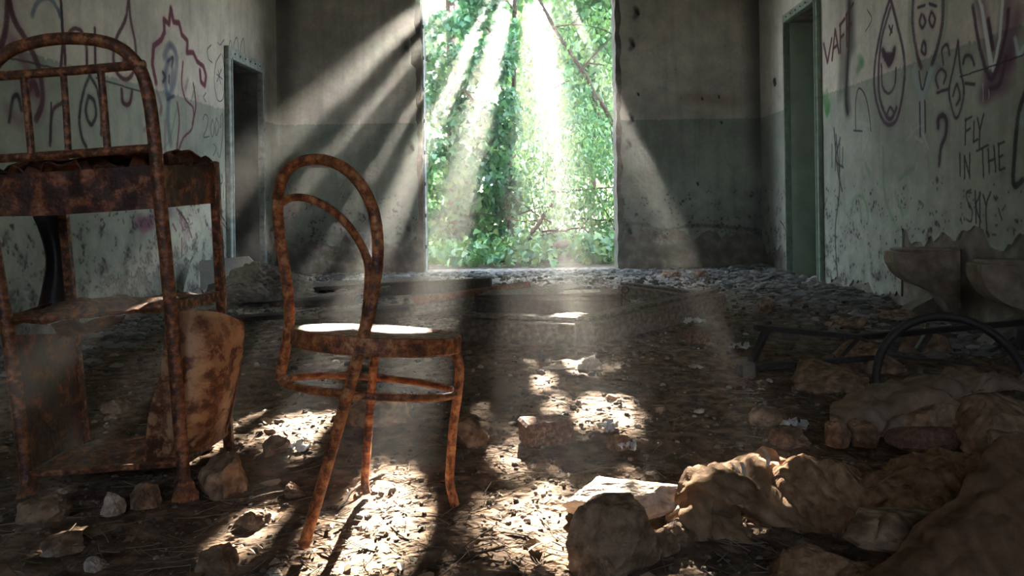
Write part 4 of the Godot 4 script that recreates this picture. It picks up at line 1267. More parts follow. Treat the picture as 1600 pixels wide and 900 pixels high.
func lathe(st: SurfaceTool, c: Vector3, ex: Vector3, ez: Vector3, up: Vector3, prof: Array, n: int) -> void:
	# a profile of [share of the radius, height], outside on its left
	for i in prof.size() - 1:
		var r: float = ex.length()
		var d := Vector2((prof[i + 1][0] - prof[i][0]) * r, prof[i + 1][1] - prof[i][1])
		var o := Vector2(-d.y, d.x).normalized()
		for k in n:
			var q: Array[Vector3] = []
			var m: Array[Vector3] = []
			for kk in [k, k + 1]:
				var t: float = TAU * kk / n
				var rad: Vector3 = ex * cos(t) + ez * sin(t)
				q.append(c + rad * float(prof[i][0]) + up * float(prof[i][1]))
				q.append(c + rad * float(prof[i + 1][0]) + up * float(prof[i + 1][1]))
				m.append((rad.normalized() * o.x + up * o.y).normalized())
			tri(st, q[0], q[1], q[3], m[0], m[0], m[1])
			tri(st, q[0], q[3], q[2], m[0], m[1], m[1])

func put_rock(called: String, label: String, category: String, at: Vector3, size: Vector3, sd: int, mat: Material, turn := 0.0, level := 3, rough := 0.06, cuts := 9, keep := 0.55) -> MeshInstance3D:
	return single(called, rock(size, sd, level, cuts, rough, 0.35 if keep < 0.7 else 0.6, keep, 0.25 if keep < 0.7 else 0.4), mat, Transform3D(Basis(Vector3.UP, turn), at - Vector3(0, minf(0.02, size.y * 0.12), 0)), label, category)

func on_floor(px: float, py: float) -> Vector3:
	var g := G(px, py)
	for i in 3: g = G(px, py, ground(g.x, g.z))
	return g

func plank(called: String, label: String, category: String, a: Vector3, b: Vector3, wide: float, thick: float, mat: Material, jag := 0.0, up := Vector3.UP) -> Node3D:
	var st := begin()
	box(st, Transform3D(along(a, b, up), Vector3.ZERO), Vector3(wide, thick, a.distance_to(b)), 0.004, jag)
	return single(called, st.commit(), mat, Transform3D(Basis(), (a + b) / 2.0), label, category)

func foreground_rubble() -> void:
	put_rock("boulder", "big rounded lump of stone at the front, left of the crumpled sack", "stone", G(962, 874), Vector3(0.18, 0.122, 0.14), 41, M.stone, 0.9, 5, 0.03, 8, 0.72)
	put_rock("stone_slab", "long flat pale stone lying behind the big front lump", "stone", on_floor(983, 792), Vector3(0.36, 0.062, 0.16), 45, M.stone_pale, 0.05, 4, 0.03, 16)
	put_rock("stone", "small angular stone wedged between the front lump and the sack", "stone", on_floor(1030, 862), Vector3(0.075, 0.06, 0.07), 46, M.stone, 0.3)
	put_rock("stone", "small flat stone low in front of the crumpled sack", "stone", on_floor(1062, 835), Vector3(0.09, 0.035, 0.07), 47, M.stone, 1.0)
	# crumpled sack
	var root := thing("crumpled_sack", "crumpled tan sack folded over the edge of the earth mound", "sack", G(1160, 830))
	var st := begin()
	sheet(st, [D([1190, 700, 2.0, 1215, 712, 1.98, 1240, 735, 1.95, 1262, 760, 1.9]), D([1110, 728, 1.9, 1165, 735, 1.84, 1210, 770, 1.79, 1262, 800, 1.76]), D([1068, 740, 1.84, 1120, 755, 1.74, 1180, 790, 1.68, 1240, 824, 1.68]), D([1058, 768, 1.8, 1100, 775, 1.72, 1140, 792, 1.68, 1165, 802, 1.7]), D([1060, 795, 1.8, 1090, 800, 1.76, 1130, 815, 1.74, 1160, 825, 1.76])], 9, 9, 0.012, 0.004, 31, 13.0)
	part(root, "fold", st, M.cloth)
	st = begin()
	sheet(st, [D([1062, 772, 1.8, 1085, 768, 1.74, 1115, 780, 1.71]), D([1048, 800, 1.78, 1075, 805, 1.70, 1110, 812, 1.69]), D([1046, 825, 1.77, 1078, 838, 1.69, 1120, 838, 1.68]), D([1056, 846, 1.75, 1085, 850, 1.69, 1130, 850, 1.7])], 8, 8, 0.012, 0.004, 33, 12.0)
	part(root, "fold", st, M.cloth)
	st = begin()
	sheet(st, [D([1105, 800, 1.73, 1140, 812, 1.72, 1180, 825, 1.72]), D([1110, 825, 1.69, 1145, 832, 1.68, 1175, 838, 1.69]), D([1120, 848, 1.68, 1150, 850, 1.66, 1185, 850, 1.68])], 7, 7, 0.01, 0.004, 34, 12.0)
	part(root, "fold", st, M.cloth)
	st = begin()
	sheet(st, [D([1150, 752, 1.86, 1180, 745, 1.84, 1205, 760, 1.82]), D([1165, 768, 1.80, 1200, 775, 1.77, 1240, 800, 1.76]), D([1180, 788, 1.74, 1215, 800, 1.72, 1268, 822, 1.72]), D([1188, 800, 1.72, 1225, 818, 1.70, 1275, 828, 1.72])], 8, 8, 0.008, 0.004, 35, 12.0)
	part(root, "fold", st, M.cloth)
	for q in [[1188, 700, 1.9, 1198, 730, 1.86], [1142, 725, 1.85, 1152, 752, 1.82], [1156, 722, 1.85, 1156, 756, 1.82], [1040, 820, 1.76, 1062, 795, 1.75], [1044, 808, 1.76, 1058, 790, 1.75]]:
		st = begin()
		sheet(st, [D([q[0], q[1], q[2], (q[0] + q[3]) / 2.0 + 3, (q[1] + q[4]) / 2.0, q[2] - 0.03, q[3], q[4], q[5]]), D([q[0] + 5, q[1] + 1, q[2] + 0.01, (q[0] + q[3]) / 2.0 + 10, (q[1] + q[4]) / 2.0, q[2] - 0.03, q[3] + 3, q[4], q[5]])], 4, 2, 0.003, 0.002, 36)
		part(root, "torn_strip", st, M.stone_pale)
	# the earth mound
	var xs := PackedFloat32Array()
	var zs := PackedFloat32Array()
	for i in 121: xs.append(lerpf(0.42, 1.75, i / 120.0))
	for i in 91: zs.append(lerpf(-1.15, -2.35, i / 90.0))
	var m := heap(xs, zs, [[0.95, -1.80, 0.34, 0.26, 0.15], [0.68, -1.86, 0.26, 0.2, 0.12], [1.25, -1.86, 0.4, 0.26, 0.17], [0.5, -1.95, 0.2, 0.2, 0.06], [0.95, -1.5, 0.42, 0.2, 0.05], [1.2, -1.6, 0.35, 0.22, 0.1]], 0.03, 51)
	single("earth_mound", m, M.mound, Transform3D(), "long crumbly mound of brown earth in the right foreground", "earth mound", "", "stuff")
	# slabs and stones in and on the mound
	put_rock("stone", "flat slab of stone jutting from the front of the earth mound", "stone", P(1420, 830, 1.5), Vector3(0.24, 0.035, 0.14), 52, M.stone, 0.15, 3, 0.03)
	put_rock("stone", "thick wedge of stone in the hollow under the earth mound", "stone", P(1400, 838, 1.46), Vector3(0.13, 0.04, 0.1), 53, M.stone, 0.5, 3, 0.03)
	put_rock("stone", "broad dark stone at the bottom edge, under the mound", "stone", G(1265, 905), Vector3(0.17, 0.06, 0.12), 54, M.mound, 0.2, 4, 0.05)
	put_rock("stone", "low dark stone beside the burlap at the bottom edge", "stone", G(1345, 935), Vector3(0.16, 0.06, 0.12), 55, M.mound, 0.9, 4, 0.05)
	put_rock("brick_piece", "broken reddish brick lying on top of the earth mound", "brick", P(1445, 690, 1.95), Vector3(0.17, 0.035, 0.1), 56, M.brick, 0.1, 3, 0.03)
	put_rock("stone", "round stone on the far side of the earth mound, left of the brick", "stone", P(1310, 690, 2.2), Vector3(0.07, 0.06, 0.07), 57, M.stone, 0.4)
	put_rock("stone", "second round stone behind the earth mound, beside the tarp", "stone", P(1345, 690, 2.2), Vector3(0.09, 0.06, 0.08), 58, M.stone, 0.8)
	# burlap at the right edge
	st = begin()
	sheet(st, [D([1555, 690, 1.46, 1575, 678, 1.46, 1620, 680, 1.46, 1700, 700, 1.46]), D([1520, 745, 1.42, 1560, 735, 1.40, 1620, 740, 1.38, 1720, 760, 1.38]), D([1455, 810, 1.40, 1520, 800, 1.34, 1600, 810, 1.32, 1740, 830, 1.32]), D([1385, 868, 1.38, 1470, 870, 1.30, 1580, 885, 1.26, 1760, 900, 1.26]), D([1325, 912, 1.36, 1430, 940, 1.27, 1560, 970, 1.22, 1780, 980, 1.2])], 12, 12, 0.012, 0.006, 61, 9.0)
	single("burlap_sheet", st.commit(), M.burlap, Transform3D(), "coarse brown burlap draped over a heap at the bottom right corner", "burlap")
	put_rock("rubble_heap", "dark heap of earth and stone under the burlap", "rubble", P(1700, 1000, 1.3), Vector3(0.42, 0.24, 0.22), 62, M.mound, 0.0, 4, 0.05)
	# tarp behind the mound
	st = begin()
	sheet(st, [D([1302, 642, 2.5, 1360, 612, 2.5, 1450, 590, 2.55, 1500, 570, 2.6, 1560, 584, 2.6, 1640, 590, 2.6]), D([1300, 650, 2.42, 1365, 630, 2.38, 1440, 612, 2.36, 1510, 592, 2.36, 1570, 592, 2.4, 1650, 600, 2.4]), D([1298, 660, 2.36, 1362, 660, 2.28, 1420, 632, 2.26, 1500, 612, 2.26, 1570, 600, 2.3, 1660, 612, 2.3]), D([1300, 672, 2.33, 1360, 676, 2.25, 1408, 672, 2.22, 1490, 640, 2.24, 1560, 612, 2.28, 1670, 630, 2.26])], 8, 9, 0.03, 0.006, 64, 6.0)
	single("tarp", st.commit(), M.tarp, Transform3D(), "stiff folded tarpaulin lying in front of the wheeled frame", "tarpaulin")
	put_rock("stone", "large dark block of stone under the right end of the tarpaulin", "stone", P(1560, 695, 2.2), Vector3(0.3, 0.14, 0.2), 65, M.stone, 0.3, 3, 0.04)
	put_rock("stone", "dark block of stone under the middle of the tarpaulin", "stone", P(1460, 690, 2.3), Vector3(0.24, 0.14, 0.2), 66, M.stone, 1.0, 3, 0.04)
	put_rock("stone", "reddish stone resting on the mound at the right edge, above the burlap", "stone", P(1590, 705, 1.75), Vector3(0.14, 0.05, 0.1), 67, M.stone, 0.3, 3, 0.04)

func heap(xs: PackedFloat32Array, zs: PackedFloat32Array, bumps_at: Array, rough: float, sd: int) -> ArrayMesh:
	var nz := FastNoiseLite.new()
	nz.seed = sd
	nz.frequency = 14.0
	nz.fractal_octaves = 4
	var f := func(x: float, z: float) -> float:
		var h := -0.06
		for b in bumps_at:
			var d := Vector2((x - b[0]) / b[2], (z - b[1]) / b[3]).length_squared()
			h = maxf(h, -0.06 + (b[4] + 0.06) * 1.0 * (exp(-d * 1.6))) if d < 6.0 else h
		return h + ground(x, z) + nz.get_noise_2d(x, z) * rough * smoothstep(-0.05, 0.02, h)
	var v := PackedVector3Array()
	var n := PackedVector3Array()
	var ids := PackedInt32Array()
	var w := xs.size()
	for z in zs:
		for x in xs:
			v.append(Vector3(x, f.call(x, z), z))
			n.append(Vector3(f.call(x - 0.006, z) - f.call(x + 0.006, z), 0.012, f.call(x, z - 0.006) - f.call(x, z + 0.006)).normalized())
	for j in zs.size() - 1:
		for i in w - 1:
			var a := j * w + i
			ids.append_array(PackedInt32Array([a, a + w, a + 1, a + 1, a + w, a + w + 1]))
	var arr := []
	arr.resize(Mesh.ARRAY_MAX)
	arr[Mesh.ARRAY_VERTEX] = v
	arr[Mesh.ARRAY_NORMAL] = n
	arr[Mesh.ARRAY_INDEX] = ids
	var m := ArrayMesh.new()
	m.add_surface_from_arrays(Mesh.PRIMITIVE_TRIANGLES, arr)
	return m

func cart() -> void:
	var root := thing("wheeled_frame", "low black iron frame with a bare wheel rim lying on the rubble", "cart frame", G(1400, 600))
	var bars := [[1178, 511, 3.3, 1345, 527, 3.3, 0.03, 0.022, "top_bar"], [1338, 527, 3.3, 1640, 500, 3.5, 0.03, 0.026, "top_bar"], [1156, 575, 3.2, 1240, 569, 3.2, 0.04, 0.028, "bottom_bar"], [1238, 570, 3.2, 1390, 556, 3.2, 0.03, 0.02, "bottom_bar"], [1390, 556, 3.2, 1530, 570, 3.15, 0.02, 0.012, "bottom_bar"], [1199, 512, 3.28, 1172, 572, 3.2, 0.03, 0.03, "leg"], [1342, 528, 3.3, 1316, 556, 3.25, 0.016, 0.016, "brace"], [1344, 528, 3.3, 1384, 556, 3.22, 0.016, 0.016, "brace"], [1452, 520, 3.4, 1434, 548, 3.4, 0.03, 0.03, "leg"], [1596, 515, 3.45, 1590, 575, 3.4, 0.03, 0.03, "leg"], [1585, 528, 3.45, 1530, 560, 3.4, 0.014, 0.014, "brace"]]
	for b in bars:
		var st := begin()
		beam(st, P(b[0], b[1], b[2]), P(b[3], b[4], b[5]), b[6], b[7], 0.004)
		part(root, b[8], st, M.iron)
	var st2 := begin()
	box(st2, Transform3D(Basis(Vector3.UP, 0.1), P(1166, 578, 3.2)), Vector3(0.07, 0.07, 0.06), 0.01)
	part(root, "foot_block", st2, M.iron)
	st2 = begin()
	var rim := []
	var c := P(1487, 606, 2.95)
	for i in 56:
		var t := TAU * i / 56
		rim.append(c + Vector3(cos(t) * 0.262, sin(t) * 0.265, -sin(t) * 0.06 + cos(t) * 0.06))
	tube(st2, rim, 0.017, -1.0, 10, true)
	part(root, "wheel_rim", st2, M.iron)

func wall_brackets() -> void:
	var outline := PackedVector2Array()
	# across from the wall (x) and up (y): flat top, nosed front, hollow underside
	for p in smooth([Vector3(0.02, 0.0, 0), Vector3(0.06, 0.08, 0), Vector3(0.1, 0.16, 0), Vector3(0.17, 0.215, 0), Vector3(0.26, 0.25, 0), Vector3(0.33, 0.30, 0), Vector3(0.37, 0.365, 0)], 5): outline.append(Vector2(p.x, p.y))
	outline.append_array(PackedVector2Array([Vector2(0.375, 0.39), Vector2(0.375, 0.43), Vector2(0.0, 0.43), Vector2(-0.0, 0.0)]))
	for i in 2:
		var z: float = [-4.36, -3.52][i]
		var root := thing("wall_bracket", ["concrete trough bracket on the right wall, the one nearer the doorway", "concrete trough bracket on the right wall, the one cut by the picture's edge"][i], "bracket", Vector3(RIGHT, 0.0, z), "trough brackets on the right wall")
		var st := begin()
		extrude(st, outline, func(p, k): return Vector3(RIGHT - p.x, p.y, z + 0.06 - k), 0.12, func(p): return p)
		part(root, "bracket_body", st, M.concrete)
		st = begin()
		box(st, Transform3D(Basis(), Vector3(RIGHT - 0.17, 0.437, z)), Vector3(0.34, 0.02, 0.13), 0.006)
		part(root, "cap", st, M.concrete)
		st = begin()
		var lump := PackedVector2Array([Vector2(0, -0.1), Vector2(0.3, -0.1), Vector2(0.28, 0.02), Vector2(0.2, 0.1), Vector2(0.1, 0.15), Vector2(0.0, 0.2)])
		extrude(st, lump, func(p, k): return Vector3(RIGHT - p.x, p.y, z - 0.06 - k), 0.12, func(p): return p)
		part(root, "footing", st, M.render)

func timber() -> void:
	# the big wooden frame lying on the floor
	var root := thing("timber_casing", "big dismantled wooden door casing lying flat in the middle of the floor", "door frame", G(940, 510))
	var near := G(912, 541)
	var right := G(1122, 486)
	var back := G(975, 464)
	var left := G(722, 533)
	var h := 0.125
	var up := Vector3(0, h / 2, 0)
	for b in [[near, right, 0.16, h, "side_rail"], [right + (back - right) * 0.04, back, 0.1, h * 0.75, "end_rail"], [left, near + (left - near) * 0.03, 0.16, h, "side_rail"]]:
		var st := begin()
		box(st, Transform3D(along(b[0], b[1]), (b[0] + b[1]) / 2.0 + Vector3(0, b[3] / 2.0 - 0.01, -0.06)), Vector3(b[2], b[3], b[0].distance_to(b[1])), 0.008, 0.006)
		box(st, Transform3D(along(b[0], b[1]), (b[0] + b[1]) / 2.0 + Vector3(0, b[3] + 0.002, -0.09)), Vector3(b[2] * 0.5, 0.02, b[0].distance_to(b[1]) * 0.99), 0.004)
		part(root, b[4], st, M.wood_grey)
	var st2 := begin()
	box(st2, Transform3D(along(near, right), (near + right) / 2.0 + Vector3(0.06, 0.03, -0.38)), Vector3(0.05, 0.06, 0.85), 0.006)
	part(root, "inner_rail", st2, M.wood_grey)
	# panel standing on it, with the ring bolt
	var p := thing("propped_board", "dark wooden board propped on edge on the lying timber casing, with a ring bolt", "panel", G(860, 515))
	var st3 := begin()
	var a := P(745, 478, 4.75)
	var b2 := P(972, 478, 4.55)
	box(st3, Transform3D(along(a, b2), (a + b2) / 2.0), Vector3(0.05, 0.14, a.distance_to(b2)), 0.006, 0.005)
	part(p, "board", st3, M.wood_dark)
	st3 = begin()
	box(st3, Transform3D(along(a, b2), (a + b2) / 2.0 + Vector3(0, -0.05, 0.04)), Vector3(0.04, 0.022, a.distance_to(b2) * 0.98), 0.004)
	box(st3, Transform3D(along(a, b2), (a + b2) / 2.0 + Vector3(0, 0.045, 0.035)), Vector3(0.03, 0.02, a.distance_to(b2) * 0.98), 0.004)
	part(p, "moulding", st3, M.wood_dark)
	st3 = begin()
	box(st3, Transform3D(along(a, b2), (a + b2) / 2.0 + Vector3(0.02, 0.062, -0.14)), Vector3(0.26, 0.016, a.distance_to(b2) * 0.97), 0.003, 0.004)
	part(p, "top_board", st3, M.wood_grey)
	st3 = begin()
	var ring := []
	var rc := P(977, 453, 4.55)
	for i in 20: ring.append(rc + Vector3(cos(TAU * i / 20) * 0.02, sin(TAU * i / 20) * 0.02, 0))
	tube(st3, ring, 0.006, -1.0, 6, true)
	tube(st3, [rc + Vector3(0, -0.018, 0), rc + Vector3(-0.01, -0.05, 0)], 0.005, -1.0, 6)
	part(p, "ring_bolt", st3, M.iron)
	put_rock("wood_splinter", "pale splintered wood lying on top of the propped panel", "splinter", P(905, 458, 4.68), Vector3(0.26, 0.02, 0.07), 71, M.stone_pale, 0.1, 3, 0.08)
	put_rock("plaster_lump", "sunlit crumbs of plaster on the frame in front of the propped panel", "plaster", P(893, 496, 4.2), Vector3(0.2, 0.03, 0.08), 72, M.stone_pale, 0.1, 3, 0.08)
	var st4 := begin()
	tube(st4, [P(862, 503, 4.1), P(893, 506, 4.08), P(922, 501, 4.1)], 0.006, 0.005, 6, false, 0.1)
	tube(st4, [P(893, 506, 4.08), P(905, 496, 4.1), P(914, 490, 4.15)], 0.004, 0.003, 6, false, 0.1)
	single("stick", st4.commit(), M.wood_brown, Transform3D(), "thin forked stick lying on the front of the big frame", "stick")
	# planks to the left
	plank("plank", "long dark board on edge, running towards the doorway sill", "plank", P(545, 456, 6.1), P(768, 444, 6.0), 0.05, 0.1, M.wood_dark, 0.004)
	plank("plank", "broad pale board lying flat behind the chair back", "plank", P(470, 449, 6.3), P(665, 437, 6.6), 0.34, 0.03, M.wood_grey, 0.004)
	plank("plank", "grey board lying askew under the pale board", "plank", P(455, 470, 5.9), P(610, 450, 6.0), 0.2, 0.03, M.wood_grey, 0.006)
	plank("plank", "dark board low on the floor, left of the chair back", "plank", P(380, 478, 5.6), P(560, 468, 5.6), 0.18, 0.05, M.wood_dark, 0.006)
	plank("plank", "short dark block of board under the end of the brown pole", "plank", P(500, 492, 5.0), P(690, 478, 5.1), 0.14, 0.04, M.wood_dark, 0.006)
	plank("plank", "pale flat board end beside the brown pole", "plank", P(672, 496, 4.8), P(752, 478, 4.9), 0.22, 0.02, M.wood_grey, 0.006)
	plank("plank", "grey lath lying in front of the washstand door, behind the chair", "plank", P(375, 545, 4.0), P(470, 536, 4.0), 0.1, 0.02, M.wood_grey, 0.004)
	plank("plank", "narrow lath lying across the floor behind the seat", "plank", P(420, 505, 4.6), P(620, 500, 4.7), 0.06, 0.02, M.wood_grey, 0.004)
	plank("plank", "dark lath crossing under the chair's back hoop", "plank", P(350, 500, 4.8), P(455, 492, 4.8), 0.12, 0.03, M.wood_dark, 0.004)
	plank("plank", "grey board tilted among the planks behind the propped panel", "plank", P(770, 462, 5.4), P(905, 447, 5.6), 0.26, 0.025, M.wood_grey, 0.006)
	for q in [[652, 470, 5.0, 828, 444, 5.1, 0.03, 0.022, "brown turned pole with a knob, leaning over the planks", true], [560, 500, 4.7, 745, 476, 4.8, 0.022, 0.018, "grey broken pole lying under the brown turned pole", false], [640, 484, 4.75, 770, 462, 5.0, 0.02, 0.02, "second grey pole lying beside the brown turned pole", false]]:
		var root2 := thing("pole", q[8], "pole", P(q[0], q[1], q[2]))
		var st5 := begin()
		var u := P(q[0], q[1], q[2])
		var v := P(q[3], q[4], q[5])
		tube(st5, [u, u.lerp(v, 0.3), u.lerp(v, 0.6), v], q[6], q[7], 9, false, 0.05)
		part(root2, "shaft", st5, M.wood_brown if q[9] else M.wood_grey)
		if q[9]:
			st5 = begin()
			tube(st5, [u - (v - u) * 0.03, u, u.lerp(v, 0.04), u.lerp(v, 0.08)], 0.04, 0.034, 9, false, 0.05)
			part(root2, "knob", st5, M.wood_brown)
	# the board and the heap by the left doorway
	var st6 := begin()
	sheet(st6, [D([312, 408, 6.0, 350, 404, 5.9, 388, 400, 5.8]), D([314, 452, 5.9, 360, 450, 5.8, 412, 425, 5.7])], 5, 5, 0.004, 0.012, 81, 3.0)
	single("white_board", st6.commit(), M.paper, Transform3D(), "white broken board leaning beside the left doorway", "board")
	put_rock("rubble_heap", "grey heap of rubble in front of the leaning white board", "rubble", P(392, 462, 5.7), Vector3(0.56, 0.24, 0.42), 82, M.render, 0.2, 4, 0.09)
	put_rock("rubble_heap", "lower grey heap of rubble between the white board and the planks", "rubble", P(440, 462, 5.9), Vector3(0.5, 0.13, 0.4), 83, M.render, 0.7, 4, 0.09)

func stones() -> void:
	var list := [
		[75, 806, 0.115, 0.06, "stone", "broad smooth stone under the washstand's near left foot"],
		[178, 800, 0.06, 0.055, "stone_pale", "small pale rounded stone under the middle of the washstand"],
		[226, 788, 0.075, 0.05, "stone", "greyish stone under the washstand, between the pale stone and its right foot"],
		[352, 770, 0.115, 0.1, "stone", "dark square block of rubble right of the washstand's near foot"],
		[342, 888, 0.085, 0.052, "stone", "dark jagged stone standing in the sun at the lower left"],
		[100, 858, 0.08, 0.03, "stone", "flat dark stone at the lower left, in front of the washstand"],
		[150, 886, 0.05, 0.02, "stone_pale", "small flat stone near the bottom edge at the lower left"],
		[1206, 658, 0.15, 0.045, "stone", "flat grey stone on open floor left of the tarpaulin"],
		[735, 690, 0.13, 0.07, "stone", "rounded reddish stone on the floor right of the chair"],
		[600, 650, 0.24, 0.08, "stone", "broad low stone lying beneath the chair"],
		[180, 640, 0.12, 0.05, "stone", "dark stone on the floor seen through the washstand"],
		[1196, 488, 0.14, 0.08, "stone", "dark stone near the right end of the big frame"],
		[1355, 575, 0.26, 0.13, "stone", "big angular stone inside the wheeled frame"],
		[1285, 600, 0.28, 0.09, "stone", "long brownish block of rubble under the wheeled frame"],
		[1400, 500, 0.2, 0.06, "stone", "grey squared block on the floor below the nearer-doorway bracket"],
		[1455, 494, 0.22, 0.07, "stone", "stone lying against the right wall under the brackets"],
		[1440, 545, 0.2, 0.08, "stone", "stone behind the wheel rim"],
		[1330, 508, 0.16, 0.05, "stone", "low grey stone on the floor behind the wheeled frame"],
		[1230, 690, 0.12, 0.04, "stone", "dark clod behind the earth mound, left of the tarpaulin"],
		[470, 455, 0.2, 0.07, "stone", "grey lump of rubble beyond the chair back"],
		[1045, 432, 0.22, 0.06, "stone", "dark lump of rubble at the foot of the far wall, right of the doorway"],
		[1090, 430, 0.16, 0.05, "stone", "second dark lump at the foot of the far wall, right of the doorway"],
		[966, 700, 0.06, 0.04, "stone", "dark clod in the sunlit patch in mid floor"],
		[460, 772, 0.06, 0.03, "stone", "dark clod between the chair's near leg and the washstand"],
		[395, 815, 0.09, 0.03, "stone", "flat dark stone left of the chair's near leg"],
		[430, 705, 0.09, 0.045, "stone", "dark clod in the patchy light between washstand and chair"],
		[240, 430, 0.1, 0.05, "stone", "grey lump of plaster at the foot of the left wall"],
	]
	var i := 0
	for q in list:
		var p := on_floor(q[0], q[1])
		put_rock("stone", q[5], "stone", p, Vector3(q[2], q[3], q[2] * rnd(0.7, 0.95)), 100 + i, M[q[4]], rnd(0, 6.0), 3, 0.06)
		i += 1
	# bricks
	for q in [[853, 690, 0.3, "whole dusty brick lying in mid floor, left of the sunlit patch"], [1085, 535, 0.5, "small brick on the floor right of the big frame"]]:
		var st := begin()
		box(st, Transform3D(), Vector3(0.15, 0.075, 0.1), 0.008, 0.005)
		single("brick", st.commit(), M.brick, Transform3D(Basis(Vector3.UP, q[2]), on_floor(q[0], q[1]) + Vector3(0, 0.03, 0)), q[3], "brick", "loose bricks on the floor")
	put_rock("plaster_lump", "bright white lump of plaster caught by the sun in mid floor", "plaster", on_floor(918, 576), Vector3(0.11, 0.055, 0.07), 150, M.stone_pale, 0.3, 3, 0.1)
	put_rock("plaster_lump", "thin white streak of plaster crumbs left of the bright lump", "plaster", on_floor(880, 576), Vector3(0.16, 0.016, 0.05), 151, M.stone_pale, 0.1, 3, 0.12)
	# scraps of paper and foil
	for q in [[1083, 505, 0.13, 0.05, "crumpled white plastic scrap beside the right end of the big frame"], [1240, 668, 0.08, 0.035, "torn white paper scrap on dark floor near the tarpaulin"], [950, 670, 0.05, 0.03, "white paper scrap lying in the sunlit patch in mid floor"], [978, 700, 0.05, 0.03, "pale scrap at the near edge of the mid-floor sunlit patch"], [465, 703, 0.07, 0.025, "white leaf-shaped scrap between the washstand and the chair"], [1155, 545, 0.1, 0.03, "white scrap on the floor left of the wheeled frame"]]:
		var p := on_floor(q[0], q[1])
		var st := begin()
		var a: float = q[2] / 2.0
		var b: float = q[3]
		sheet(st, [[Vector3(-a, 0.008, b), Vector3(-a * 0.3, 0.02, b), Vector3(a * 0.5, 0.006, b), Vector3(a, 0.012, b * 0.8)], [Vector3(-a * 0.9, 0.012, 0), Vector3(-a * 0.2, 0.035, 0), Vector3(a * 0.4, 0.015, 0), Vector3(a, 0.03, 0)], [Vector3(-a, 0.004, -b), Vector3(0, 0.02, -b), Vector3(a * 0.5, 0.01, -b * 0.8), Vector3(a, 0.006, -b)]], 4, 4, 0.02, 0.0015, 160, 30.0)
		single("paper_scrap", st.commit(), M.paper, Transform3D(Basis(Vector3.UP, rnd(-0.5, 0.5)), p), q[4], "paper scrap", "paper scraps on the floor")

func floor_spot(near := 1.35, far := 7.9) -> Vector3:
	# evenly over the picture rather than over the floor
	var d := exp(lerpf(log(near), log(far), rng.randf()))
	var x := rnd(maxf(LEFT + 0.1, -d * 0.72), minf(RIGHT - 0.1, d * 0.68))
	return Vector3(x, ground(x, -d), -d)

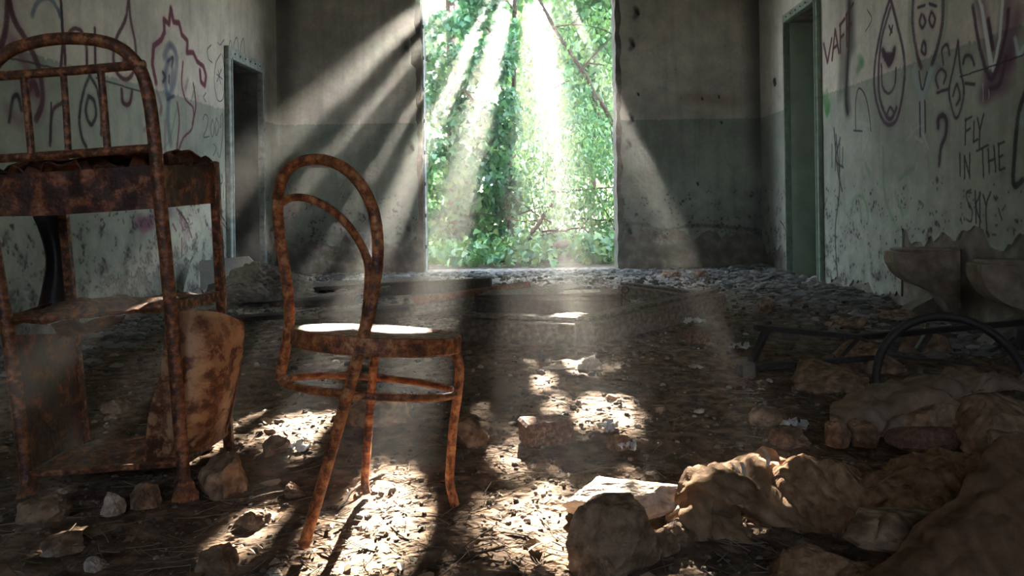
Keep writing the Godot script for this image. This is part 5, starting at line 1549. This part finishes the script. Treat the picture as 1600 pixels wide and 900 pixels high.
func litter() -> void:
	# pieces that can be picked out one by one, each told by the landmark it lies nearest to
	var marks := [[G(160, 740), "the washstand's base"], [G(475, 853), "the chair's nearest foot"], [G(708, 788), "the chair's right front foot"], [G(572, 772), "the chair's far front foot"], [G(960, 880), "the big front lump of stone"], [G(960, 660), "the sunlit patch in mid floor"], [G(853, 690), "the mid-floor brick"], [G(918, 576), "the bright plaster lump in mid floor"], [G(860, 545), "the near side of the timber casing"], [G(1120, 490), "the right end of the timber casing"], [G(1165, 592), "the left foot of the wheeled frame"], [G(1206, 655), "the flat grey stone by the tarpaulin"], [G(1320, 452), "the burnt strip beside the right doorway"], [G(400, 500), "the heap by the left doorway"], [G(640, 470), "the planks behind the chair"], [G(810, 428), "the sill of the great doorway"], [G(1080, 430), "the foot of the far wall on the right"], [G(1420, 505), "the wall brackets"], [G(40, 880), "the lower left corner"], [G(790, 880), "the bright patch at the bottom edge"]]
	var near := {}
	var rank := ["nearest", "second nearest", "third nearest", "fourth nearest", "fifth nearest", "sixth nearest", "seventh nearest", "eighth nearest", "ninth nearest", "tenth nearest", "eleventh nearest", "twelfth nearest", "thirteenth nearest", "fourteenth nearest"]
	var chips := []
	for k in 4: chips.append(rock(Vector3(0.06, 0.016, 0.045), 700 + k, 1, 8, 0.12))
	var dry := dry_leaf()
	var sticks := []
	for k in 4:
		var st := begin()
		stem(st, Vector3(-0.5, 0.02, 0), Vector3(0.5, 0.02, 0), 0.022, 0.014, 0.06, 6, 5)
		sticks.append(st.commit())
	for kind in [["chip", 100], ["leaf", 64], ["twig", 60]]:
		near.clear()
		for i in kind[1]:
			var p := floor_spot(1.45, 7.7)
			var best := 0
			for k in marks.size():
				# distances as they look: a stride counts for less far away
				if p.distance_to(marks[k][0]) / (1.0 - marks[k][0].z) < p.distance_to(marks[best][0]) / (1.0 - marks[best][0].z): best = k
			if not near.has(best): near[best] = []
			near[best].append(p)
		for best in near:
			var at: Vector3 = marks[best][0]
			var list: Array = near[best]
			list.sort_custom(func(a, b): return a.distance_to(at) < b.distance_to(at))
			for i in mini(list.size(), rank.size()):
				var p: Vector3 = list[i]
				var by := "%s to %s" % [rank[i], marks[best][1]]
				var turn := Basis(Vector3.UP, rnd(0, TAU))
				if kind[0] == "chip":
					var s := rnd(0.35, 1.0)
					single("plaster_chip", chips[rng.randi() % 4], M.stone_pale if rng.randf() < 0.3 else M.stone, Transform3D(turn.scaled(Vector3(s, s * rnd(0.8, 1.4), s)), p - Vector3(0, 0.003, 0)), "flat plaster chip lying %s" % by, "plaster chip", "plaster chips on the floor")
				elif kind[0] == "leaf":
					var s := rnd(0.04, 0.07)
					single("dead_leaf", dry[rng.randi() % 3], M["dead_%d" % (rng.randi() % 2)], Transform3D(turn * Basis(Vector3.RIGHT, rnd(-0.2, 0.2)) * Basis.from_scale(Vector3(s, s, s)), p + Vector3(0, 0.006, 0)), "curled dead leaf lying %s" % by, "dead leaf", "dead leaves on the floor")
				else:
					var s := rnd(0.08, 0.26)
					single("twig", sticks[rng.randi() % 4], M.bark if rng.randf() < 0.5 else M.wood_grey, Transform3D(turn.scaled(Vector3(s, s * 0.8, s)), p), "thin broken twig lying %s" % by, "twig", "twigs on the floor")
	# and what nobody could count
	var grit := rock(Vector3(0.02, 0.013, 0.02), 900, 1, 3, 0.12)
	var spots := []
	for i in 16000:
		var p := floor_spot(1.3, 8.0)
		var s := 0.24 * exp(pow(rng.randf(), 3.0) * 1.7) * clampf(-p.z / 3.0, 0.55, 2.2)
		var v := rnd(0.06, 0.2) if i % 14 else rnd(0.25, 0.45)
		spots.append([Transform3D(Basis(Vector3.UP, rnd(0, TAU)).scaled(Vector3(s, s * 0.8, s)), p - Vector3(0, 0.002, 0)), Color(v, v * 0.86, v * 0.7)])
	tag(add_multi("gravel", grit, M.crumb, spots), "loose grit and crumbs scattered over the whole floor", "", "", "stuff")
	spots = []
	for i in 3200:
		var p := floor_spot(1.3, 7.8)
		var s := rnd(0.01, 0.028)
		var v := rnd(0.04, 0.15)
		spots.append([Transform3D(Basis(Vector3.UP, rnd(0, TAU)) * Basis(Vector3.RIGHT, rnd(-0.4, 0.4)) * Basis.from_scale(Vector3(s, s, s)), p + Vector3(0, 0.004, 0)), Color(v, v * 0.75, v * 0.5)])
	tag(add_multi("leaf_litter", leaf_mesh(2), M.dry_leaf, spots), "small crumbled dead leaves strewn across the floor", "", "", "stuff")
	spots = []
	for i in 4200:
		var p := floor_spot(1.3, 7.8)
		var s := rnd(0.03, 0.12)
		var v := rnd(0.06, 0.28)
		spots.append([Transform3D(Basis(Vector3.UP, rnd(0, TAU)) * Basis(Vector3.FORWARD, rnd(-0.15, 0.15)) * Basis.from_scale(Vector3(s, s * 0.5, s * 0.5)), p + Vector3(0, 0.004, 0)), Color(v, v * 0.8, v * 0.6)])
	tag(add_multi("straw_litter", sticks[0], M.crumb, spots), "fine straw and splinters strewn across the floor", "", "", "stuff")
	# rubble along the foot of the right wall and the far wall
	spots = []
	for i in 5200:
		var x := RIGHT - absf(rng.randfn()) * 0.35 - 0.03
		var z := -rnd(3.4, 7.9)
		if i % 3 == 0:
			x = rnd(LEFT + 0.1, RIGHT - 0.1); z = FAR + 0.05 + absf(rng.randfn()) * 0.3
		elif i % 3 == 1 and i % 2 == 0:
			x = LEFT + absf(rng.randfn()) * 0.3 + 0.03; z = -rnd(3.4, 7.9)
		if x < LEFT + 0.05: continue
		var s := exp(rnd(-0.9, 0.75))
		var v := rnd(0.08, 0.3)
		spots.append([Transform3D(Basis(Vector3.UP, rnd(0, TAU)).scaled(Vector3(s * 1.4, s * 0.5, s)), Vector3(x, ground(x, z) - 0.002, z)), Color(v, v * 0.95, v * 0.86)])
	tag(add_multi("plaster_rubble", rock(Vector3(0.036, 0.026, 0.028), 901, 1, 12, 0.14), M.crumb, spots), "crumbled plaster lying along the feet of the walls", "", "", "stuff")

func add_multi(called: String, mesh: Mesh, mat: Material, spots: Array) -> MultiMeshInstance3D:
	var o := multi(called, mesh, mat, spots)
	add_child(o)
	return o

func dry_leaf() -> Array:
	var out := []
	for k in 3: out.append(leaf_mesh(2 if k else 0))
	for k in 2:
		var l := StandardMaterial3D.new()
		l.resource_name = "dead_leaf"
		l.albedo_color = [rgb(120, 88, 58), rgb(164, 136, 104)][k]
		l.roughness = 0.7
		M["dead_%d" % k] = l
	return out

func build_things() -> void:
	rng.seed = 99
	washstand()
	chair()
	foreground_rubble()
	cart()
	wall_brackets()
	timber()
	stones()
	litter()

func _ready() -> void:
	rng.seed = 20
	sunward = Vector3(0, sin(deg_to_rad(SUN_UP)), -cos(deg_to_rad(SUN_UP)))
	var cam := Camera3D.new()
	cam.name = "camera"
	cam.projection = Camera3D.PROJECTION_FRUSTUM
	cam.near = 0.05
	cam.far = 100.0
	cam.size = 900.0 / FOCAL * cam.near
	cam.frustum_offset = Vector2((800.0 - VANISH.x) / FOCAL, (VANISH.y - 450.0) / FOCAL) * cam.near
	cam.position = Vector3(0, EYE, 0)
	cam.rotation.z = deg_to_rad(ROLL)
	add_child(cam)
	cam.current = true
	var env := Environment.new()
	env.background_mode = Environment.BG_SKY
	var sky := Sky.new()
	var sm := ProceduralSkyMaterial.new()
	sm.sky_top_color = Color(0.72, 0.82, 0.95)
	sm.sky_horizon_color = Color(0.95, 0.96, 0.96)
	sm.ground_bottom_color = Color(0.4, 0.4, 0.36)
	sm.ground_horizon_color = Color(0.8, 0.8, 0.76)
	sm.sun_angle_max = 0.1
	sky.sky_material = sm
	env.sky = sky
	env.background_energy_multiplier = SKY
	env.tonemap_mode = Environment.TONE_MAPPER_LINEAR
	env.tonemap_exposure = EXPOSURE
	env.sdfgi_enabled = true
	env.ssao_enabled = true
	env.ssil_enabled = true
	env.volumetric_fog_enabled = true
	env.volumetric_fog_density = HAZE
	env.volumetric_fog_albedo = Color(1, 1, 1)
	env.volumetric_fog_anisotropy = 0.72
	var we := WorldEnvironment.new()
	we.name = "environment"
	we.environment = env
	add_child(we)
	var sun := DirectionalLight3D.new()
	sun.name = "sun"
	sun.basis = Basis.looking_at(-sunward, Vector3.UP)
	sun.light_energy = SUN
	sun.light_color = Color(1.0, 0.95, 0.87)
	sun.light_angular_distance = 0.4
	sun.shadow_enabled = true
	sun.sky_mode = DirectionalLight3D.SKY_MODE_LIGHT_ONLY
	add_child(sun)
	ground_noise.seed = 3
	ground_noise.frequency = 0.012
	ground_noise.fractal_octaves = 3
	fine_noise.seed = 4
	fine_noise.frequency = 0.12
	fine_noise.fractal_octaves = 3
	make_materials()
	sun_holes()
	build_room()
	build_garden()
	build_things()
